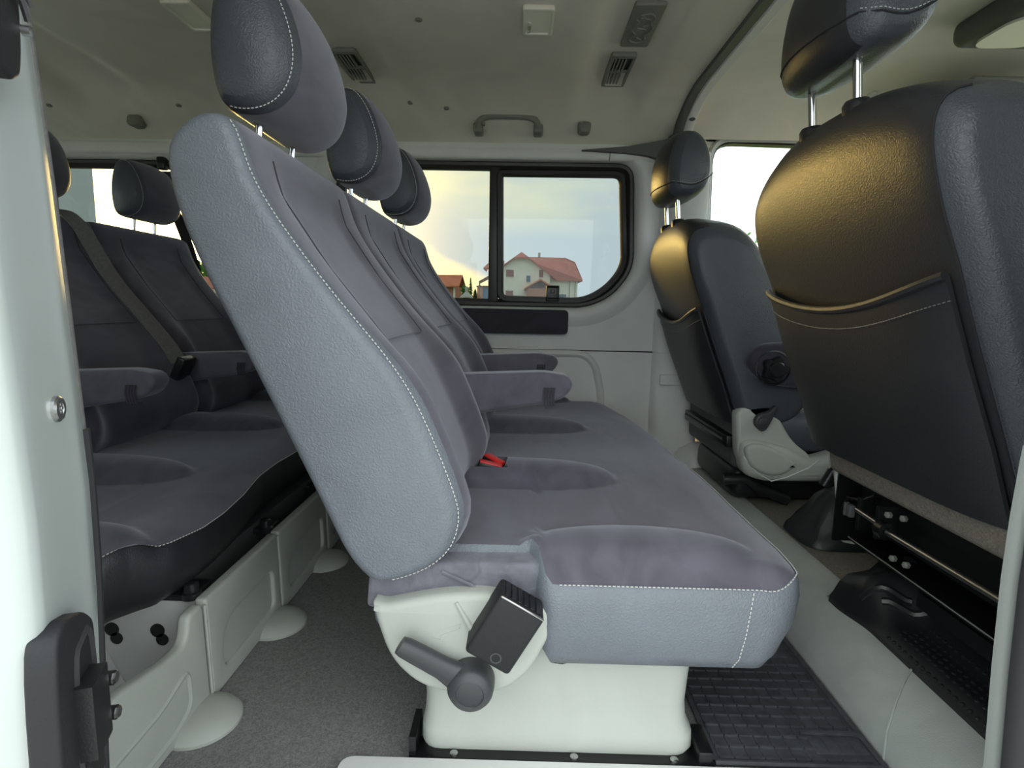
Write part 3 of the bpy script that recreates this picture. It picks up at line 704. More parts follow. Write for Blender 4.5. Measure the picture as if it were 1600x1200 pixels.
# long base panel in three sections, pocket at the near end
def panel():
    fnp = lambda u, v, w: (-.508+w-.03*v, u, v)      # u = y, v = z
    secs = [(.850, 1.120), (1.127, 1.41), (1.417, 1.72), (1.727, 2.04)]
    pan = plate('base_panel', fillet([(.56, 0), (.56, .162), (.66, .158), (.745, .140), (.792, .137, .03), (.803, .176, .012), (.843, .178), (.843, 0)], .014, 6), [], .020, fnp, 'plastic', bench2, bevel=.007, bres=3, smooth=50)
    for a, b in secs:
        rec = fillet([(a+.04, .030), (a+.04, .085), (a+.075, .112), (b-.03, .112), (b-.03, .030)], .02, 4)
        p = plate('base_panel', fillet([(a, 0), (a, .178), (b, .178), (b, 0)], .006, 4), [rec], .020, fnp, 'plastic', bench2, bevel=.005, bres=3, smooth=50)
        mb = MB(); mb.prism(rec, fnp, -.006, .003); mb.build('recess', 'plastic', p)
        mb = MB(); mb.tube([fnp(a-.0035, v, .009) for v in (0.006, .05, .1, .15, .17)], .0026, 6); mb.build('edge_bead', 'plastic', p)
    rec = fillet([(.575, .02), (.575, .075), (.72, .078), (.79, .098), (.79, .035), (.74, .02)], .02, 5)
    mb = MB(); frame_sweep(mb, rec, [(.004, .0102), (.0, .0125), (-.006, .0102)], fnp); mb.build('moulded_line', 'plastic', pan)
    # pocket: inner walls with keyhole slots
    mb = MB(); mb.add([(-.515, .862, .0), (-.80, .862, .0), (-.80, .862, .195), (-.515, .862, .170)], [(0, 1, 2, 3)])
    mb.add([(-.690, .861, .09), (-.646, .861, .0), (-.60, .56, .0), (-.69, .56, .11)], [(0, 1, 2, 3)])
    mb.add([(-.69, .861, .09), (-.69, .56, .11), (-.80, .56, .2), (-.80, .861, .2)], [(0, 1, 2, 3)])
    mb.add([(-.51, .56, .004), (-.70, .56, .004), (-.70, .862, .004), (-.51, .862, .004)], [(0, 1, 2, 3)])
    pi = mb.build('pocket_wall', 'trim', bench2, smooth=0)
    for x in (-.667, -.590):
        mb = MB()
        for dx, zz, rr in ((-.004, .114, .0120), (.003, .098, .0105)): mb.lathe((x+dx, .8612, zz), (0, -1, 0), [(rr, -.001), (rr, .0006), (0, .0006)], 16)
        mb.build('keyhole_slot', 'iron', pi, kind='stuff')
    for y in (.866, 1.14, 1.43, 1.74):
        mb = MB(); mb.lathe((-.536, y, .172), (0, 0, 1), [(.015, 0), (.015, .010), (.0115, .012), (.0115, .026), (.009, .028), (0, .028)], 16); mb.rbox(-.60, -.528, y-.008, y+.05, .168, .180, .003, 2); mb.build('floor_clip', 'black', bench2)
    mb = MB(); mb.box(-.95, -.56, .87, 2.0, .0, .19); mb.build('inner_frame', 'trim_dk', bench2, smooth=0)
    for y in (.800, 1.075, 1.36, 1.70):
        mb = MB(); mb.lathe((-.492, y, 0), (0, 0, 1), [(.060, .0), (.060, .005), (.054, .012), (.036, .019), (.015, .022), (0, .0225)], 36); mb.build('foot_cap', 'plastic', bench2)
panel()

# ================================================================== FRONT SEATS
FB = [(.638, .390), (.605, .485), (.558, .60), (.520, .70), (.486, .80), (.470, .875), (.468, .920), (.478, .956), (.502, .973), (.548, .979), (.604, .962), (.655, .900), (.708, .79), (.745, .68), (.785, .58), (.812, .50), (.805, .43), (.75, .385)]
REAR_T = [(.385, .640), (.39, .638), (.485, .605), (.60, .558), (.70, .520), (.80, .486), (.875, .4715)]
FINS = [(-.004, .026), (-.002, .020), (.004, .013), (.014, .007), (.030, .0025), (.055, 0)]
FHEAD = [(0.452, 1.034), (0.444, 1.094), (0.452, 1.164), (0.475, 1.212), (0.51, 1.22), (0.548, 1.189), (0.568, 1.124), (0.564, 1.064), (0.535, 1.032), (0.49, 1.02)]
def front_seat(name, loc, label, yc=.953, hw=.288):
    t = thing(name, loc, label, 'car seat')
    def warp(v, s_):
        k = max(0, (v.z-.72)/.25); a = abs(s_)
        return Vector((v.x+.010*a**3, v.y-(v.y-yc)*.05*k*k*a, v.z-(.080 if s_ > 0 else .056)*k*a**2.6-.004*k))
    def disp(s_, p, n):
        if n.x < 0: return .010*(1-s_*s_)*(-n.x)
        return .02*math.exp(-((abs(s_)-.8)/.2)**2)*n.x
    info = {}
    mb = loft_pad(FB, yc-hw, yc+hw, FINS, 20, disp, npt=84, warp=warp, ret=info)
    b = mb.build('backrest', ['leather_lit', 'leather_lit', 'leather_bk'], t, smooth=60)
    rg = info['rings'][4]; sel = [i for i, n in enumerate(info['nrm']) if n.x < -.2]
    path = [rg[i]+Vector((-.0012, -.0008, 0)) for i in sel]
    path.sort(key=lambda p: p.z); 
    sm = MB(); sm.tube(path, .0016, 6); sm.build('side_seam', 'seam', b)
    path = sorted([p-Vector((0, .006, 0)) for p in path if p.z < .72], key=lambda p: p.z)
    stitches(path, r=.0008).build('stitching', 'leather_lit', b)
    # map pocket
    y0, y1 = yc-hw+.038, yc+hw-.04
    def pz(y): s_ = (y-(y0+y1)/2)/((y1-y0)/2); return .662+.040*s_*s_+(.004 if s_ < 0 else -.004)*abs(s_)
    def px(y, z, o):
        s_ = (y-(y0+y1)/2)/((y1-y0)/2); return interp(z, REAR_T)-.006-(.009+o)*(1-s_**6)
    ny, nz = 22, 12; rows = []
    for i in range(ny+1):
        y = y0+(y1-y0)*i/ny; zt = pz(y)
        rows.append([(px(y, zt+(.385-zt)*j/nz, .010+.010*math.sin(math.pi*j/nz)), y, zt+(.385-zt)*j/nz) for j in range(nz+1)]+[(px(y, zt+(.385-zt)*j/nz, -.004)+.006, y, zt+(.385-zt)*j/nz) for j in range(nz, -1, -1)])
    mb = MB(); mb.skin(rows); pk_ = mb.build('map_pocket', 'leather_bk', b, smooth=60)
    mb = MB(); mb.tube([(px(y, pz(y), .010), y, pz(y)) for y in [y0+(y1-y0)*i/20 for i in range(21)]], .0065, 8); mb.build('pocket_rim', 'leather_bk', pk_)
    mb = MB(); stitches([(px(y, pz(y)-.030, .0155)-.0008, y, pz(y)-.030) for y in [y0+(y1-y0)*i/30 for i in range(31)]], r=.0007, mb=mb); mb.build('stitching', 'leather', pk_)
    # headrest
    def nose(s_, p, n): return max(0, -n.x)*.030*(1-s_*s_)+max(0, n.x)*.01*(1-s_*s_)-.006
    hi = {}
    mb = loft_pad(FHEAD, yc-.127, yc+.127, HINS, 12, nose, npt=56, ret=hi); h = mb.build('headrest', ['leather_lit', 'leather_lit', 'leather_bk'], t, smooth=60)
    R_ = hi['rings']; n_ = len(R_[3])
    j = min(range(n_), key=lambda k: (R_[8][k].x-.43)**2+(R_[8][k].z-1.064)**2)
    step = 1 if R_[8][(j+6) % n_].z < R_[8][j].z else -1
    yk = R_[0][0].y-.0012; c0 = R_[3][j]
    near = [Vector((c0.x+(.562-c0.x)*k/10, c0.y+(yk-c0.y)*min(1, k/2), c0.z+.006*math.sin(k/10*3.14)*0-.010*math.sin(min(1, k/5)*1.57)+.034*(max(0, k-4)/6)**2)) for k in range(0, 11)]
    rear = [R_[i][j]+Vector((-.0010, 0, -.0004)) for i in range(len(R_)-4, 2, -1)]
    mb = MB(); mb.tube(rear+near, .0014, 6); mb.build('seam', 'seam', h)
    stitches([p+Vector((0, -.0015, .004)) for p in near], r=.0006).build('stitching', 'thread', h)
    for s_ in (-.065, .065):
        mb = MB(); mb.tube([(.492, yc+s_, .93), (.479, yc+s_, 1.065)], .0065, 12); mb.build('headrest_post', 'chrome', h)
        mb = MB(); mb.lathe((.490, yc+s_, .952-.04*(abs(s_)/.265)**2), (-.12, 0, 1), [(.020, -.006), (.020, .014), (.016, .020), (.008, .022), (0, .022)], 18); mb.build('post_guide', 'black', b)
    # cushion
    mb = MB(); mb.rbox(.70, 1.17, yc-.25, yc+.24, .30, .43, .05, 5); mb.build('seat_cushion', 'leather_lit', t, smooth=60)
    return t
seatP = front_seat('passenger_seat', (.75, .90, .1), 'large black leatherette front seat near the door, map pocket low on its back')
# underside of the near seat
mb = MB(); mb.box(.664, .95, 1.138, 1.144, .185, .40); mb.build('shield_shade', 'iron', seatP, smooth=0)  # added dark sheet, the shade under the seat put into its colour
mb = MB(); mb.prism(fillet([(.632, .395), (.655, .415), (.70, .40), (.71, .34), (.660, .332), (.640, .342)], .012), lambda u, v, t: (u, t, v), .655, 1.13); mb.build('cloth_valance', 'carpet2', seatP)
pts = [(.645, .40), (.655, .42), (.95, .42), (.95, .20), (.72, .172), (.685, .178), (.664, .30), (.658, .335), (.648, .345)]
plate('side_shield', fillet(pts, .012), [], .010, XZ(1.150), 'plastic', seatP, bevel=.003)
mb = MB(); mb.box(.705, 1.15, .655, 1.125, .235, .345); mb.box(.672, 1.15, .655, 1.10, .2045, .210); mb.box(.675, .683, .655, .90, .172, .198); mb.build('seat_frame', 'iron', seatP, smooth=0)
mb = MB(); mb.tube([(.6715, .655, .2095), (.6715, 1.10, .2095)], .0012, 6); mb.build('frame_edge', 'vent', seatP)
mb = MB(); mb.tube([(.668, .62, .272), (.668, 1.0, .268)], .0055, 10); mb.build('cross_rod', 'steel', seatP)
mb = MB(); mb.tube([(.674, 1.02, .270), (.674, 1.085, .272)], .005, 10); mb.build('cross_rod', 'steel', seatP)
mb = MB(); mb.rbox(.660, .700, 1.000, 1.008, .245, .310, .003, 2); mb.lathe((.668, 1.0, .268), (0, -1, 0), [(.016, 0), (.016, .018), (.009, .02), (.009, .024)], 16); mb.rbox(.672, .70, 1.075, 1.085, .232, .30, .003, 2); mb.tube([(.675, 1.135, .252), (.675, 1.12, .285), (.68, 1.08, .292), (.685, 1.05, .312)], .004, 8); mb.build('linkage', 'iron', seatP)
for x, y, z in ((.662, .975, .303), (.675, .935, .228), (.672, .95, .306), (.672, .965, .226)):
    mb = MB(); mb.lathe((x, y, z), (-1, -.3, .1), [(.006, -.004), (.006, .003), (.0035, .0045), (0, .0045)], 6); mb.build('bolt', 'vent', seatP, smooth=0)
mb = MB(); mb.rbox(.668, .680, 1.098, 1.112, .250, .275, .002, 2); mb.rbox(.668, .678, 1.115, 1.122, .248, .276, .002, 2); mb.build('stop_tab', 'trim_dk', seatP)
mb = MB(); mb.rbox(.748, 1.1, .67, 1.03, .108, .24, .03, 4); mb.build('pedestal', 'black', seatP)
# black footwell tray with moulded dimples in front of the pedestal
def tray():
    t = thing('footwell_tray', (.70, .80, .106), 'black plastic tray with small raised dimples under the near front seat', 'tray')
    xs = [.628, .634, .645, .66, .68, .70, .72, .735]; mb = MB()
    zz = lambda x, y: .108+.016*sstep(.628, .645, x)+.0*(x)+.035*sstep(.69, .735, x)+.058*sstep(.90, 1.0, y)*sstep(.625, .67, x)*(1-.4*sstep(.99, 1.05, y))
    ys = [.60+.0125*k for k in range(37)]; n = len(ys)
    mb.add([(x-.012*sstep(.93, 1.03, y), y, zz(x, y)) for x in xs for y in ys], [(i*n+j, i*n+j+1, (i+1)*n+j+1, (i+1)*n+j) for i in range(len(xs)-1) for j in range(n-1)])
    edge = [(xs[0]-.012*sstep(.93, 1.03, y), y, zz(xs[0], y)) for y in ys]
    mb.skin([[Vector(p), Vector(p)-Vector((0, 0, .012)), Vector(p)+Vector((.02, 0, -.012)), Vector(p)+Vector((.02, 0, 0))] for p in edge])
    yl_ = ys[-1]; mb.add([(x-.012, yl_, zz(x, yl_)) for x in xs]+[(x-.012, yl_+.012, .10) for x in xs], [(i, i+1, i+9, i+8) for i in range(7)])
    mb.build('tray_shell', 'black', t, smooth=70)
    mb = MB()
    for i in range(6):
        for j in range(22):
            x = .635+.0135*i; y = .615+.0135*j+(.0067 if i % 2 else 0)
            if y > .905: continue
            mb.lathe((x, y, zz(x, y)), (0, 0, 1), [(.0038, -.001), (.0034, .0014), (.0018, .0026), (0, .0029)], 8)
    mb.build('dimples', 'black', t, kind='stuff')
    mb = MB()
    for a, b in (((.64, .985, .0), (.70, .945, 0)), ((.655, .955, 0), (.72, .915, 0))):
        P = [Vector(a).lerp(Vector(b), k/8) for k in range(9)]; mb.tube([(p.x, p.y, zz(p.x, p.y)+.001) for p in P], .008, 8)
    mb.build('moulded_rib', 'black', t)
tray()
# driver seat
drv = front_seat('driver_seat', (.73, 1.81, .1), 'smaller black front seat at the far side, round knob on its folded armrest', yc=1.808, hw=.264)
for ch in drv.children: ch.location = Vector((-.026, 0, -.045))
before = set(drv.children)
def drv_parts():
    Y = 1.545
    pod = fillet([(.600, .515, .05), (.635, .570, .05), (.72, .578, .04), (.95, .575, .04), (.95, .455, .04), (.76, .452, .06), (.66, .462, .06)], .05, 6)
    p = plate('folded_armrest', pod, [], .060, XZ(Y-.005), 'suede_dk', drv, bevel=.018, bres=4, smooth=60)
    mb = MB(); mb.lathe((.676, Y-.034, .508), (0, -1, 0), [(.048, -.004), (.048, .002), (.044, .003), (.042, -.002), (0, -.002)], 28); mb.build('knob_recess', 'black', p)
    mb = MB(); k = 30; ring = lambda o, h: [Vector((.678+(o+.0045*math.cos(5*a))*math.cos(a), Y-.034-h, .506+(o+.0045*math.cos(5*a))*math.sin(a))) for a in [2*math.pi*q/k for q in range(k)]]
    mb.skin([ring(.032, 0), ring(.032, .012), ring(.028, .018)]); mb.lathe((.678, Y-.05, .506), (0, -1, 0), [(.021, 0), (.021, .010), (.018, .013), (0, .0135)], 24); mb.build('adjuster_knob', 'black', p)
    up_ = fillet([(.600, .385, .02), (.640, .402, .02), (.692, .408, .012), (.762, .300, .03), (.82, .258), (.80, .2), (.64, .2), (.612, .26)], .02, 5)
    s_ = plate('side_cover', up_, [], .050, XZ(Y+.02), 'plastic', drv, bevel=.012, bres=3, smooth=50)
    lo = fillet([(.612, .300, .02), (.650, .308, .03), (.745, .285, .03), (.80, .252, .02), (.845, .262), (1.0, .33), (1.05, .33), (1.05, .19), (.68, .187, .06), (.628, .205, .03), (.617, .25)], .02, 5)
    l_ = plate('lower_cover', lo, [], .070, XZ(Y+.012), 'plastic', drv, bevel=.022, bres=4, smooth=60)
    mb = MB(); mb.tube([(.70, Y-.0245, .192), (.745, Y-.0245, .205), (.80, Y-.0245, .232), (.828, Y-.0245, .258)], .0018, 6); mb.tube([(.622, Y-.02, .26), (.66, Y-.0245, .215), (.70, Y-.0245, .194)], .0015, 6); mb.build('styling_line', 'trim', l_)
    plate('cover_bulge', fillet([(.617, .290, .03), (.655, .300, .03), (.705, .285), (.772, .243, .006), (.735, .212), (.690, .206, .03), (.635, .232, .03)], .02, 5), [], .030, XZ(Y-.018), 'plastic', drv, bevel=.012, bres=4, smooth=60)
    td = fillet([(x_-.026, z_-.026, r_) for x_, z_, r_ in [(.667, .392, .01), (.678, .408, .012), (.70, .412, .01), (.722, .432, .008), (.727, .425, .006), (.712, .385, .01), (.700, .362, .01), (.688, .357, .008), (.668, .375, .01)]], .008, 4)
    a = plate('recline_lever', td, [], .020, XZ(Y-.022), 'lever', drv, bevel=.006, bres=3, smooth=60)
    mb = MB(); mb.lathe((.663, Y-.031, .359), (0, -1, 0), [(.011, 0), (.0115, .002), (.010, .0028), (0, .0028)], 20); mb.build('lever_hub', 'lever', a)
    mb = MB(); mb.rbox(.622, .70, 1.60, 2.05, .20, .36, .02); mb.build('cloth_valance', 'trim_dk', drv)
    mb = MB(); mb.rbox(.625, 1.05, 1.60, 1.95, .11, .205, .03, 4); mb.rbox(.64, .95, 1.62, 1.93, .20, .30, .01); mb.tube([(.60, 1.60, .17), (.66, 1.59, .178), (.70, 1.585, .15), (.78, 1.58, .12)], .016, 10); mb.build('pedestal', 'black', drv)
    mb = MB(); mb.rbox(.60, 1.0, 1.60, 2.02, .265, .30, .004, 2); mb.tube([(.60, 1.62, .285), (.60, 2.0, .285)], .006, 8); mb.build('seat_frame', 'iron', drv)
drv_parts()
mb = MB(); mb.tube([(.80, 1.40, .26), (.85, 1.42, .335), (.885, 1.44, .375)], [.010, .008, .012], 10); mb.tube([(.78, 1.40, .22), (.80, 1.40, .26)], .014, 10)
tag(mb.build('handbrake_lever', 'black'), 'black handbrake lever rising beside the far front seat', 'handbrake')
def boot():
    mb = MB(); rings = []
    for k, (z, x0, x1, y0, y1) in enumerate([(.102, .690, .93, 1.27, 1.45), (.108, .692, .93, 1.27, 1.45), (.122, .702, .92, 1.28, 1.44), (.145, .716, .89, 1.29, 1.43), (.17, .730, .87, 1.30, 1.42), (.20, .748, .86, 1.31, 1.41), (.218, .768, .85, 1.32, 1.40), (.222, .78, .84, 1.33, 1.39)]):
        pts = fillet([(x0, y0), (x1, y0), (x1, y1), (x0, y1)], .06, 7); c = Vector(((x0+x1)/2, (y0+y1)/2))
        rings.append([Vector((c.x+(p[0]-c.x)*(1+.07*math.sin(j*1.3+k*.9)*(k > 1)), c.y+(p[1]-c.y)*(1+.10*math.sin(j*1.7+k*1.3)*(k > 1)), z)) for j, p in enumerate(pts)])
    mb.skin(rings); o = mb.build('handbrake_gaiter', 'leather_bk', smooth=60); tag(o, 'creased black leatherette gaiter on the cab floor between the front seats', 'gaiter')
boot()

# ================================================================== RUBBER MAT
def mat_():
    t = thing('rubber_mat', (.41, .90, .001), 'black ribbed rubber floor mat in front of the middle bench', 'floor mat')
    x0, x1, y0, y1 = .296, .546, .740, 1.33
    mb = MB(); mb.prism(fillet([(x0, y0), (x1, y0), (x1, y1), (x0, y1)], .012), lambda u, v, w: (u, v, w), .001, .005)
    mb.build('mat_sheet', 'rubber', t, smooth=0)
    mb = MB(); pads = [(.455, .535, .765, .80), (.43, .52, 1.0, 1.06)]
    inpad = lambda x, y: any(a-.002 < x < b+.002 and c-.002 < y < d+.002 for a, b, c, d in pads)
    xs = [x0+.010+.0225*i for i in range(11)]; ys = [y0+.012+.0225*j for j in range(26)]
    for y in ys:
        for a, b in zip(xs, xs[1:]):
            if not inpad((a+b)/2, y): mb.box(a, b-.002, y-.0018, y+.0018, .004, .0082)
    for x in xs:
        for a, b in zip(ys, ys[1:]):
            if not inpad(x, (a+b)/2): mb.box(x-.0012, x+.0012, a+.002, b-.002, .004, .0068)
    mb.build('ribs', 'rubber', t, kind='stuff', smooth=0)
    mb = MB(); mb.tube([(x0, y0+.002, .006), (x1-.004, y0+.002, .006), (x1-.004, y1, .006)], .0045, 6); mb.build('rim', 'rubber', t)
    for a, b, c, d in pads:
        mb = MB(); mb.rbox(a, b, c, d, .003, .0075, .002, 2)
        mb.box(a-.006, b+.006, d+.002, d+.008, .004, .0105)
        for k in range(1, 4): mb.box(a+(b-a)*k/4-.0006, a+(b-a)*k/4+.0006, c+.003, d-.003, .0072, .0082)
        mb.build('heel_pad', 'rubber', t)
mat_()
#PART3
# ================================================================== THINGS ON THE ROOF AND WALLS
def roof_at(x, y): return ceil_z(x, y)
def dome_light(x0, x1, y0, y1, label, bulb):
    xc, yc = (x0+x1)/2, (y0+y1)/2; z = roof_at(xc, yc)
    t = thing('dome_light', (xc, yc, z-.012), label, 'ceiling lamp')
    o = fillet([(x0, y0), (x1, y0), (x1, y1), (x0, y1)], .010, 4); i_ = fillet([(x0+.008, y0+.010), (x1-.008, y0+.010), (x1-.008, y1-.010), (x0+.008, y1-.010)], .007, 4)
    plate('bezel', o, [i_], .012, lambda u, v, w: (u, v, z-.006+w), 'lamp', t, bevel=.003)
    mb = MB(); n = len(i_); c = [(xc+(a-xc)*.62, yc+.006+(b-yc)*.55) for a, b in i_]
    mb.skin([[Vector((a, b, z-.008)) for a, b in i_], [Vector((a, b, z-.001)) for a, b in c]]); mb.build('reflector', 'lens', t, smooth=30)
    if bulb:
        mb = MB(); mb.tube([(xc-.020, yc+.01, z-.010), (xc-.020, yc+.03, z-.011)], .004, 8); mb.tube([(xc-.020, yc+.03, z-.011), (xc-.017, yc+.045, z-.010), (xc-.026, yc+.058, z-.009)], .0012, 6); mb.build('bulb_holder', 'steel', t)
    return t
dome_light(-.012, .062, 1.385, 1.515, 'white rectangular ceiling lamp in the middle of the roof, bulb visible', True)
dome_light(-.842, -.772, 1.375, 1.515, 'white ceiling lamp at the rear left of the roof, behind the nearest headrest', False)
def vent(cx, cy, label):
    hx, hy = .036, .118; z = roof_at(cx, cy)
    t = thing('roof_vent', (cx, cy, z-.008), label, 'air vent', 'air vents in the headlining')
    F_ = lambda u, v, w: (cx+u, cy+v, z-.006+w)
    o = fillet([(-hx, -hy), (hx, -hy), (hx, hy), (-hx, hy)], .010, 4); h = fillet([(-hx+.011, -hy+.02), (hx-.008, -hy+.02), (hx-.008, hy-.02), (-hx+.011, hy-.02)], .004, 3)
    plate('frame', o, [h], .012, F_, 'vent', t, bevel=.003)
    mb = MB(); mb.box(cx-hx+.008, cx+hx-.006, cy-hy+.015, cy+hy-.015, z-.0012, z+.003); mb.build('duct', 'iron', t, smooth=0)
    for k in range(4):
        x = cx-hx+.0175+.0095*k
        for s_ in (-1, 1):
            mb = MB(); mb.box(x-.0022, x+.0022, cy+s_*.046-.042, cy+s_*.046+.042, z-.010, z-.003); mb.build('slat', 'vent', t, smooth=0)
    mb = MB(); mb.box(cx-hx+.01, cx+hx-.007, cy-.004, cy+.004, z-.0095, z-.003); mb.build('crossbar', 'vent', t, smooth=0)
vent(.272, 1.800, 'grey louvred air vent in the roof near the front bow')
vent(-.515, 1.795, 'grey louvred air vent in the roof just above the second headrest')
def cover():
    cx, cy, hx, hy = .286, 1.522, .037, .108; z = roof_at(cx, cy)
    t = thing('roof_cover_plate', (cx, cy, z-.008), 'flat grey plastic plate with raised curled ornament on the roof, before the air vent', 'cover plate')
    F_ = lambda u, v, w: (cx+u, cy+v, z-.006+w)
    o = fillet([(-hx, -hy), (hx, -hy), (hx, hy), (-hx, hy)], .008, 4)
    plate('plate', o, [], .012, F_, 'vent', t, bevel=.003)
    mb = MB(); zz = z-.0128
    cl = [(-.016, -.065), (.012, -.072), (.024, -.045), (.014, -.028), (.026, -.005), (.024, .02), (.012, .038), (.022, .062), (.004, .080), (-.018, .070), (-.022, .05), (-.008, .034), (-.022, .018), (-.024, -.004), (-.010, -.026), (-.024, -.045)]
    mb.tube([(cx+p.x, cy+p.y, zz) for p in chaikin([Vector(p) for p in cl], 2)], .0022, 6, closed=True)
    for (a, b, c, d) in ((-.014, -.05, .012, -.042), (-.012, .0, .012, .008), (-.006, .05, .010, .064), (-.012, -.06, -.002, -.045), (.002, -.01, .014, -.02)):
        mb.tube([(cx+a, cy+b, zz), (cx+(a+c)/2+.004, cy+(b+d)/2, zz), (cx+c, cy+d, zz)], .002, 6)
    mb.build('ornament', 'vent', t)
cover()
def button(x, y, r, label):
    z = roof_at(x, y); mb = MB(); mb.lathe((x, y, z+.001), (0, 0, -1), [(r, -.002), (r, .003), (r*.8, .005), (0, .0055)], 16)
    tag(mb.build('trim_clip', 'vent'), label, 'trim clip')
button(-.263, 1.462, .009, 'small round headlining clip left of the middle ceiling lamp')
button(-.382, 1.965, .009, 'round headlining clip above the second coat hook, left one of the close pair')
button(-.264, 1.978, .009, 'round headlining clip left above the grab handle, right one of the close pair')
button(-1.612, 1.99, .009, 'small headlining clip by the white door pillar at the rear')
button(-1.165, 1.982, .009, 'small headlining clip at the rear, right above the first coat hook')
def hook(x, label):
    y = 2.050; z = roof_at(x, y)
    t = thing('coat_hook', (x, y, z), label, 'coat hook', 'round coat hooks along the roof edge')
    mb = MB(); o = fillet([(-.024, .016, .012), (.024, .016, .012), (.020, -.022, .014), (-.020, -.022, .014)], .014, 6)
    rings = [[Vector((x+u*s_, y-.010-d+v*s_*.25, z-.006+v*s_)) for u, v in o] for s_, d in ((1, -.03), (1, .006), (.93, .013), (.75, .017), (.4, .019))]
    mb.skin(rings); mb.build('hook_body', 'vent', t, smooth=60)
    mb = MB(); mb.lathe((x, y+.012, z+.002), (0, -.6, -1), [(.034, -.006), (.034, .0), (.030, .003), (0, .004)], 24); mb.build('base_ring', 'head', t)
hook(-1.355, 'round grey coat hook at the rear roof edge, above the last bench')
hook(-.518, 'round grey coat hook half hidden by the second headrest')
hook(.202, 'round grey coat hook right of the grab handle')
def grab():
    t = thing('grab_handle', (-.058, 2.04, 1.26), 'grey plastic grab handle on the roof edge above the sliding window', 'grab handle')
    yy = 2.020; pth = [(-.165, 2.075, 1.256), (-.166, 2.04, 1.256), (-.164, yy, 1.262), (-.155, yy-.006, 1.284), (-.130, yy-.008, 1.294), (-.06, yy-.008, 1.296), (.012, yy-.008, 1.294), (.036, yy-.006, 1.284), (.046, yy, 1.262), (.048, 2.04, 1.256), (.047, 2.075, 1.256)]
    P = chaikin([Vector(p) for p in pth], 2, closed=False); mb = MB(); mb.tube(P, .0105, 12); mb.build('grip', 'vent', t, smooth=60)
    for x in (-.162, .044):
        mb = MB(); mb.rbox(x-.016, x+.016, 2.015, 2.08, 1.245, 1.276, .008, 4); mb.build('mount', 'vent', t, smooth=60)
    mb = MB(); mb.rbox(-.148, -.138, 2.01, 2.03, 1.266, 1.280, .003, 2); mb.build('inner_hook', 'vent', t)
grab()
# cab lamp and sunroof-style console at the upper right, small cab clip
def cab_lamp():
    t = thing('cab_lamp', (1.13, 1.40, 1.31), 'grey overhead console with an oval clear lamp over the cab', 'cab lamp')
    mb = MB(); mb.rbox(1.03, 1.50, 1.10, 1.50, 1.298, 1.36, .025, 5); mb.build('console', 'trim_dk', t, smooth=60)
    mb = MB(); mb.prism(fillet([(1.055, 1.32), (1.20, 1.30), (1.20, 1.46), (1.055, 1.47)], .05, 6), lambda u, v, w: (u, v, w), 1.292, 1.301); mb.build('lens', 'lens', t)
cab_lamp()
mb = MB(); mb.rbox(1.16, 1.50, 1.58, 2.02, 1.255, 1.278, .010, 4); tag(mb.build('sun_visor', 'vent'), 'folded sun visor over the far front seat, windscreen header shade in its grey', 'sun visor')  # darker grey paints in the shading at the windscreen header
mb = MB(); mb.lathe((1.09, 1.90, 1.3375), (0, 0, -1), [(.013, -.006), (.013, .003), (.009, .006), (.008, .004), (0, .004)], 20); tag(mb.build('trim_clip', 'trim'), 'round pale clip in the cab headlining, between seat back and headrest posts', 'trim clip')
# belt of the last row hanging from the far pillar
def wall_belt():
    t = thing('seat_belt', (-1.25, 2.09, .9), 'dark seat belt hanging from its pillar anchor beside the last bench', 'seat belt')
    belt('webbing', [(-1.312, 2.085, 1.10), (-1.285, 2.085, 1.03), (-1.24, 2.083, .92), (-1.205, 2.08, .81), (-1.18, 2.075, .70), (-1.16, 2.07, .55)], .036, 'web_dk', t, wdir=Vector((1, 0, .3)))
    mb = MB(); mb.rbox(-1.325, -1.265, 2.08, 2.105, 1.075, 1.115, .008); mb.tube([(-1.322, 2.09, 1.135), (-1.335, 2.085, 1.125), (-1.325, 2.08, 1.112)], .006, 8); mb.tube([(-1.33, 2.085, 1.09), (-1.30, 2.08, 1.08)], .005, 8)
    mb.rbox(-1.318, -1.290, 2.08, 2.11, 1.12, 1.165, .006); mb.build('anchor', 'iron', t)
    mb = MB(); mb.lathe((-1.268, 2.075, 1.045), (0, -1, 0), [(.009, 0), (.009, .006), (.005, .008), (0, .008)], 12); mb.build('bolt', 'steel', t)
wall_belt()
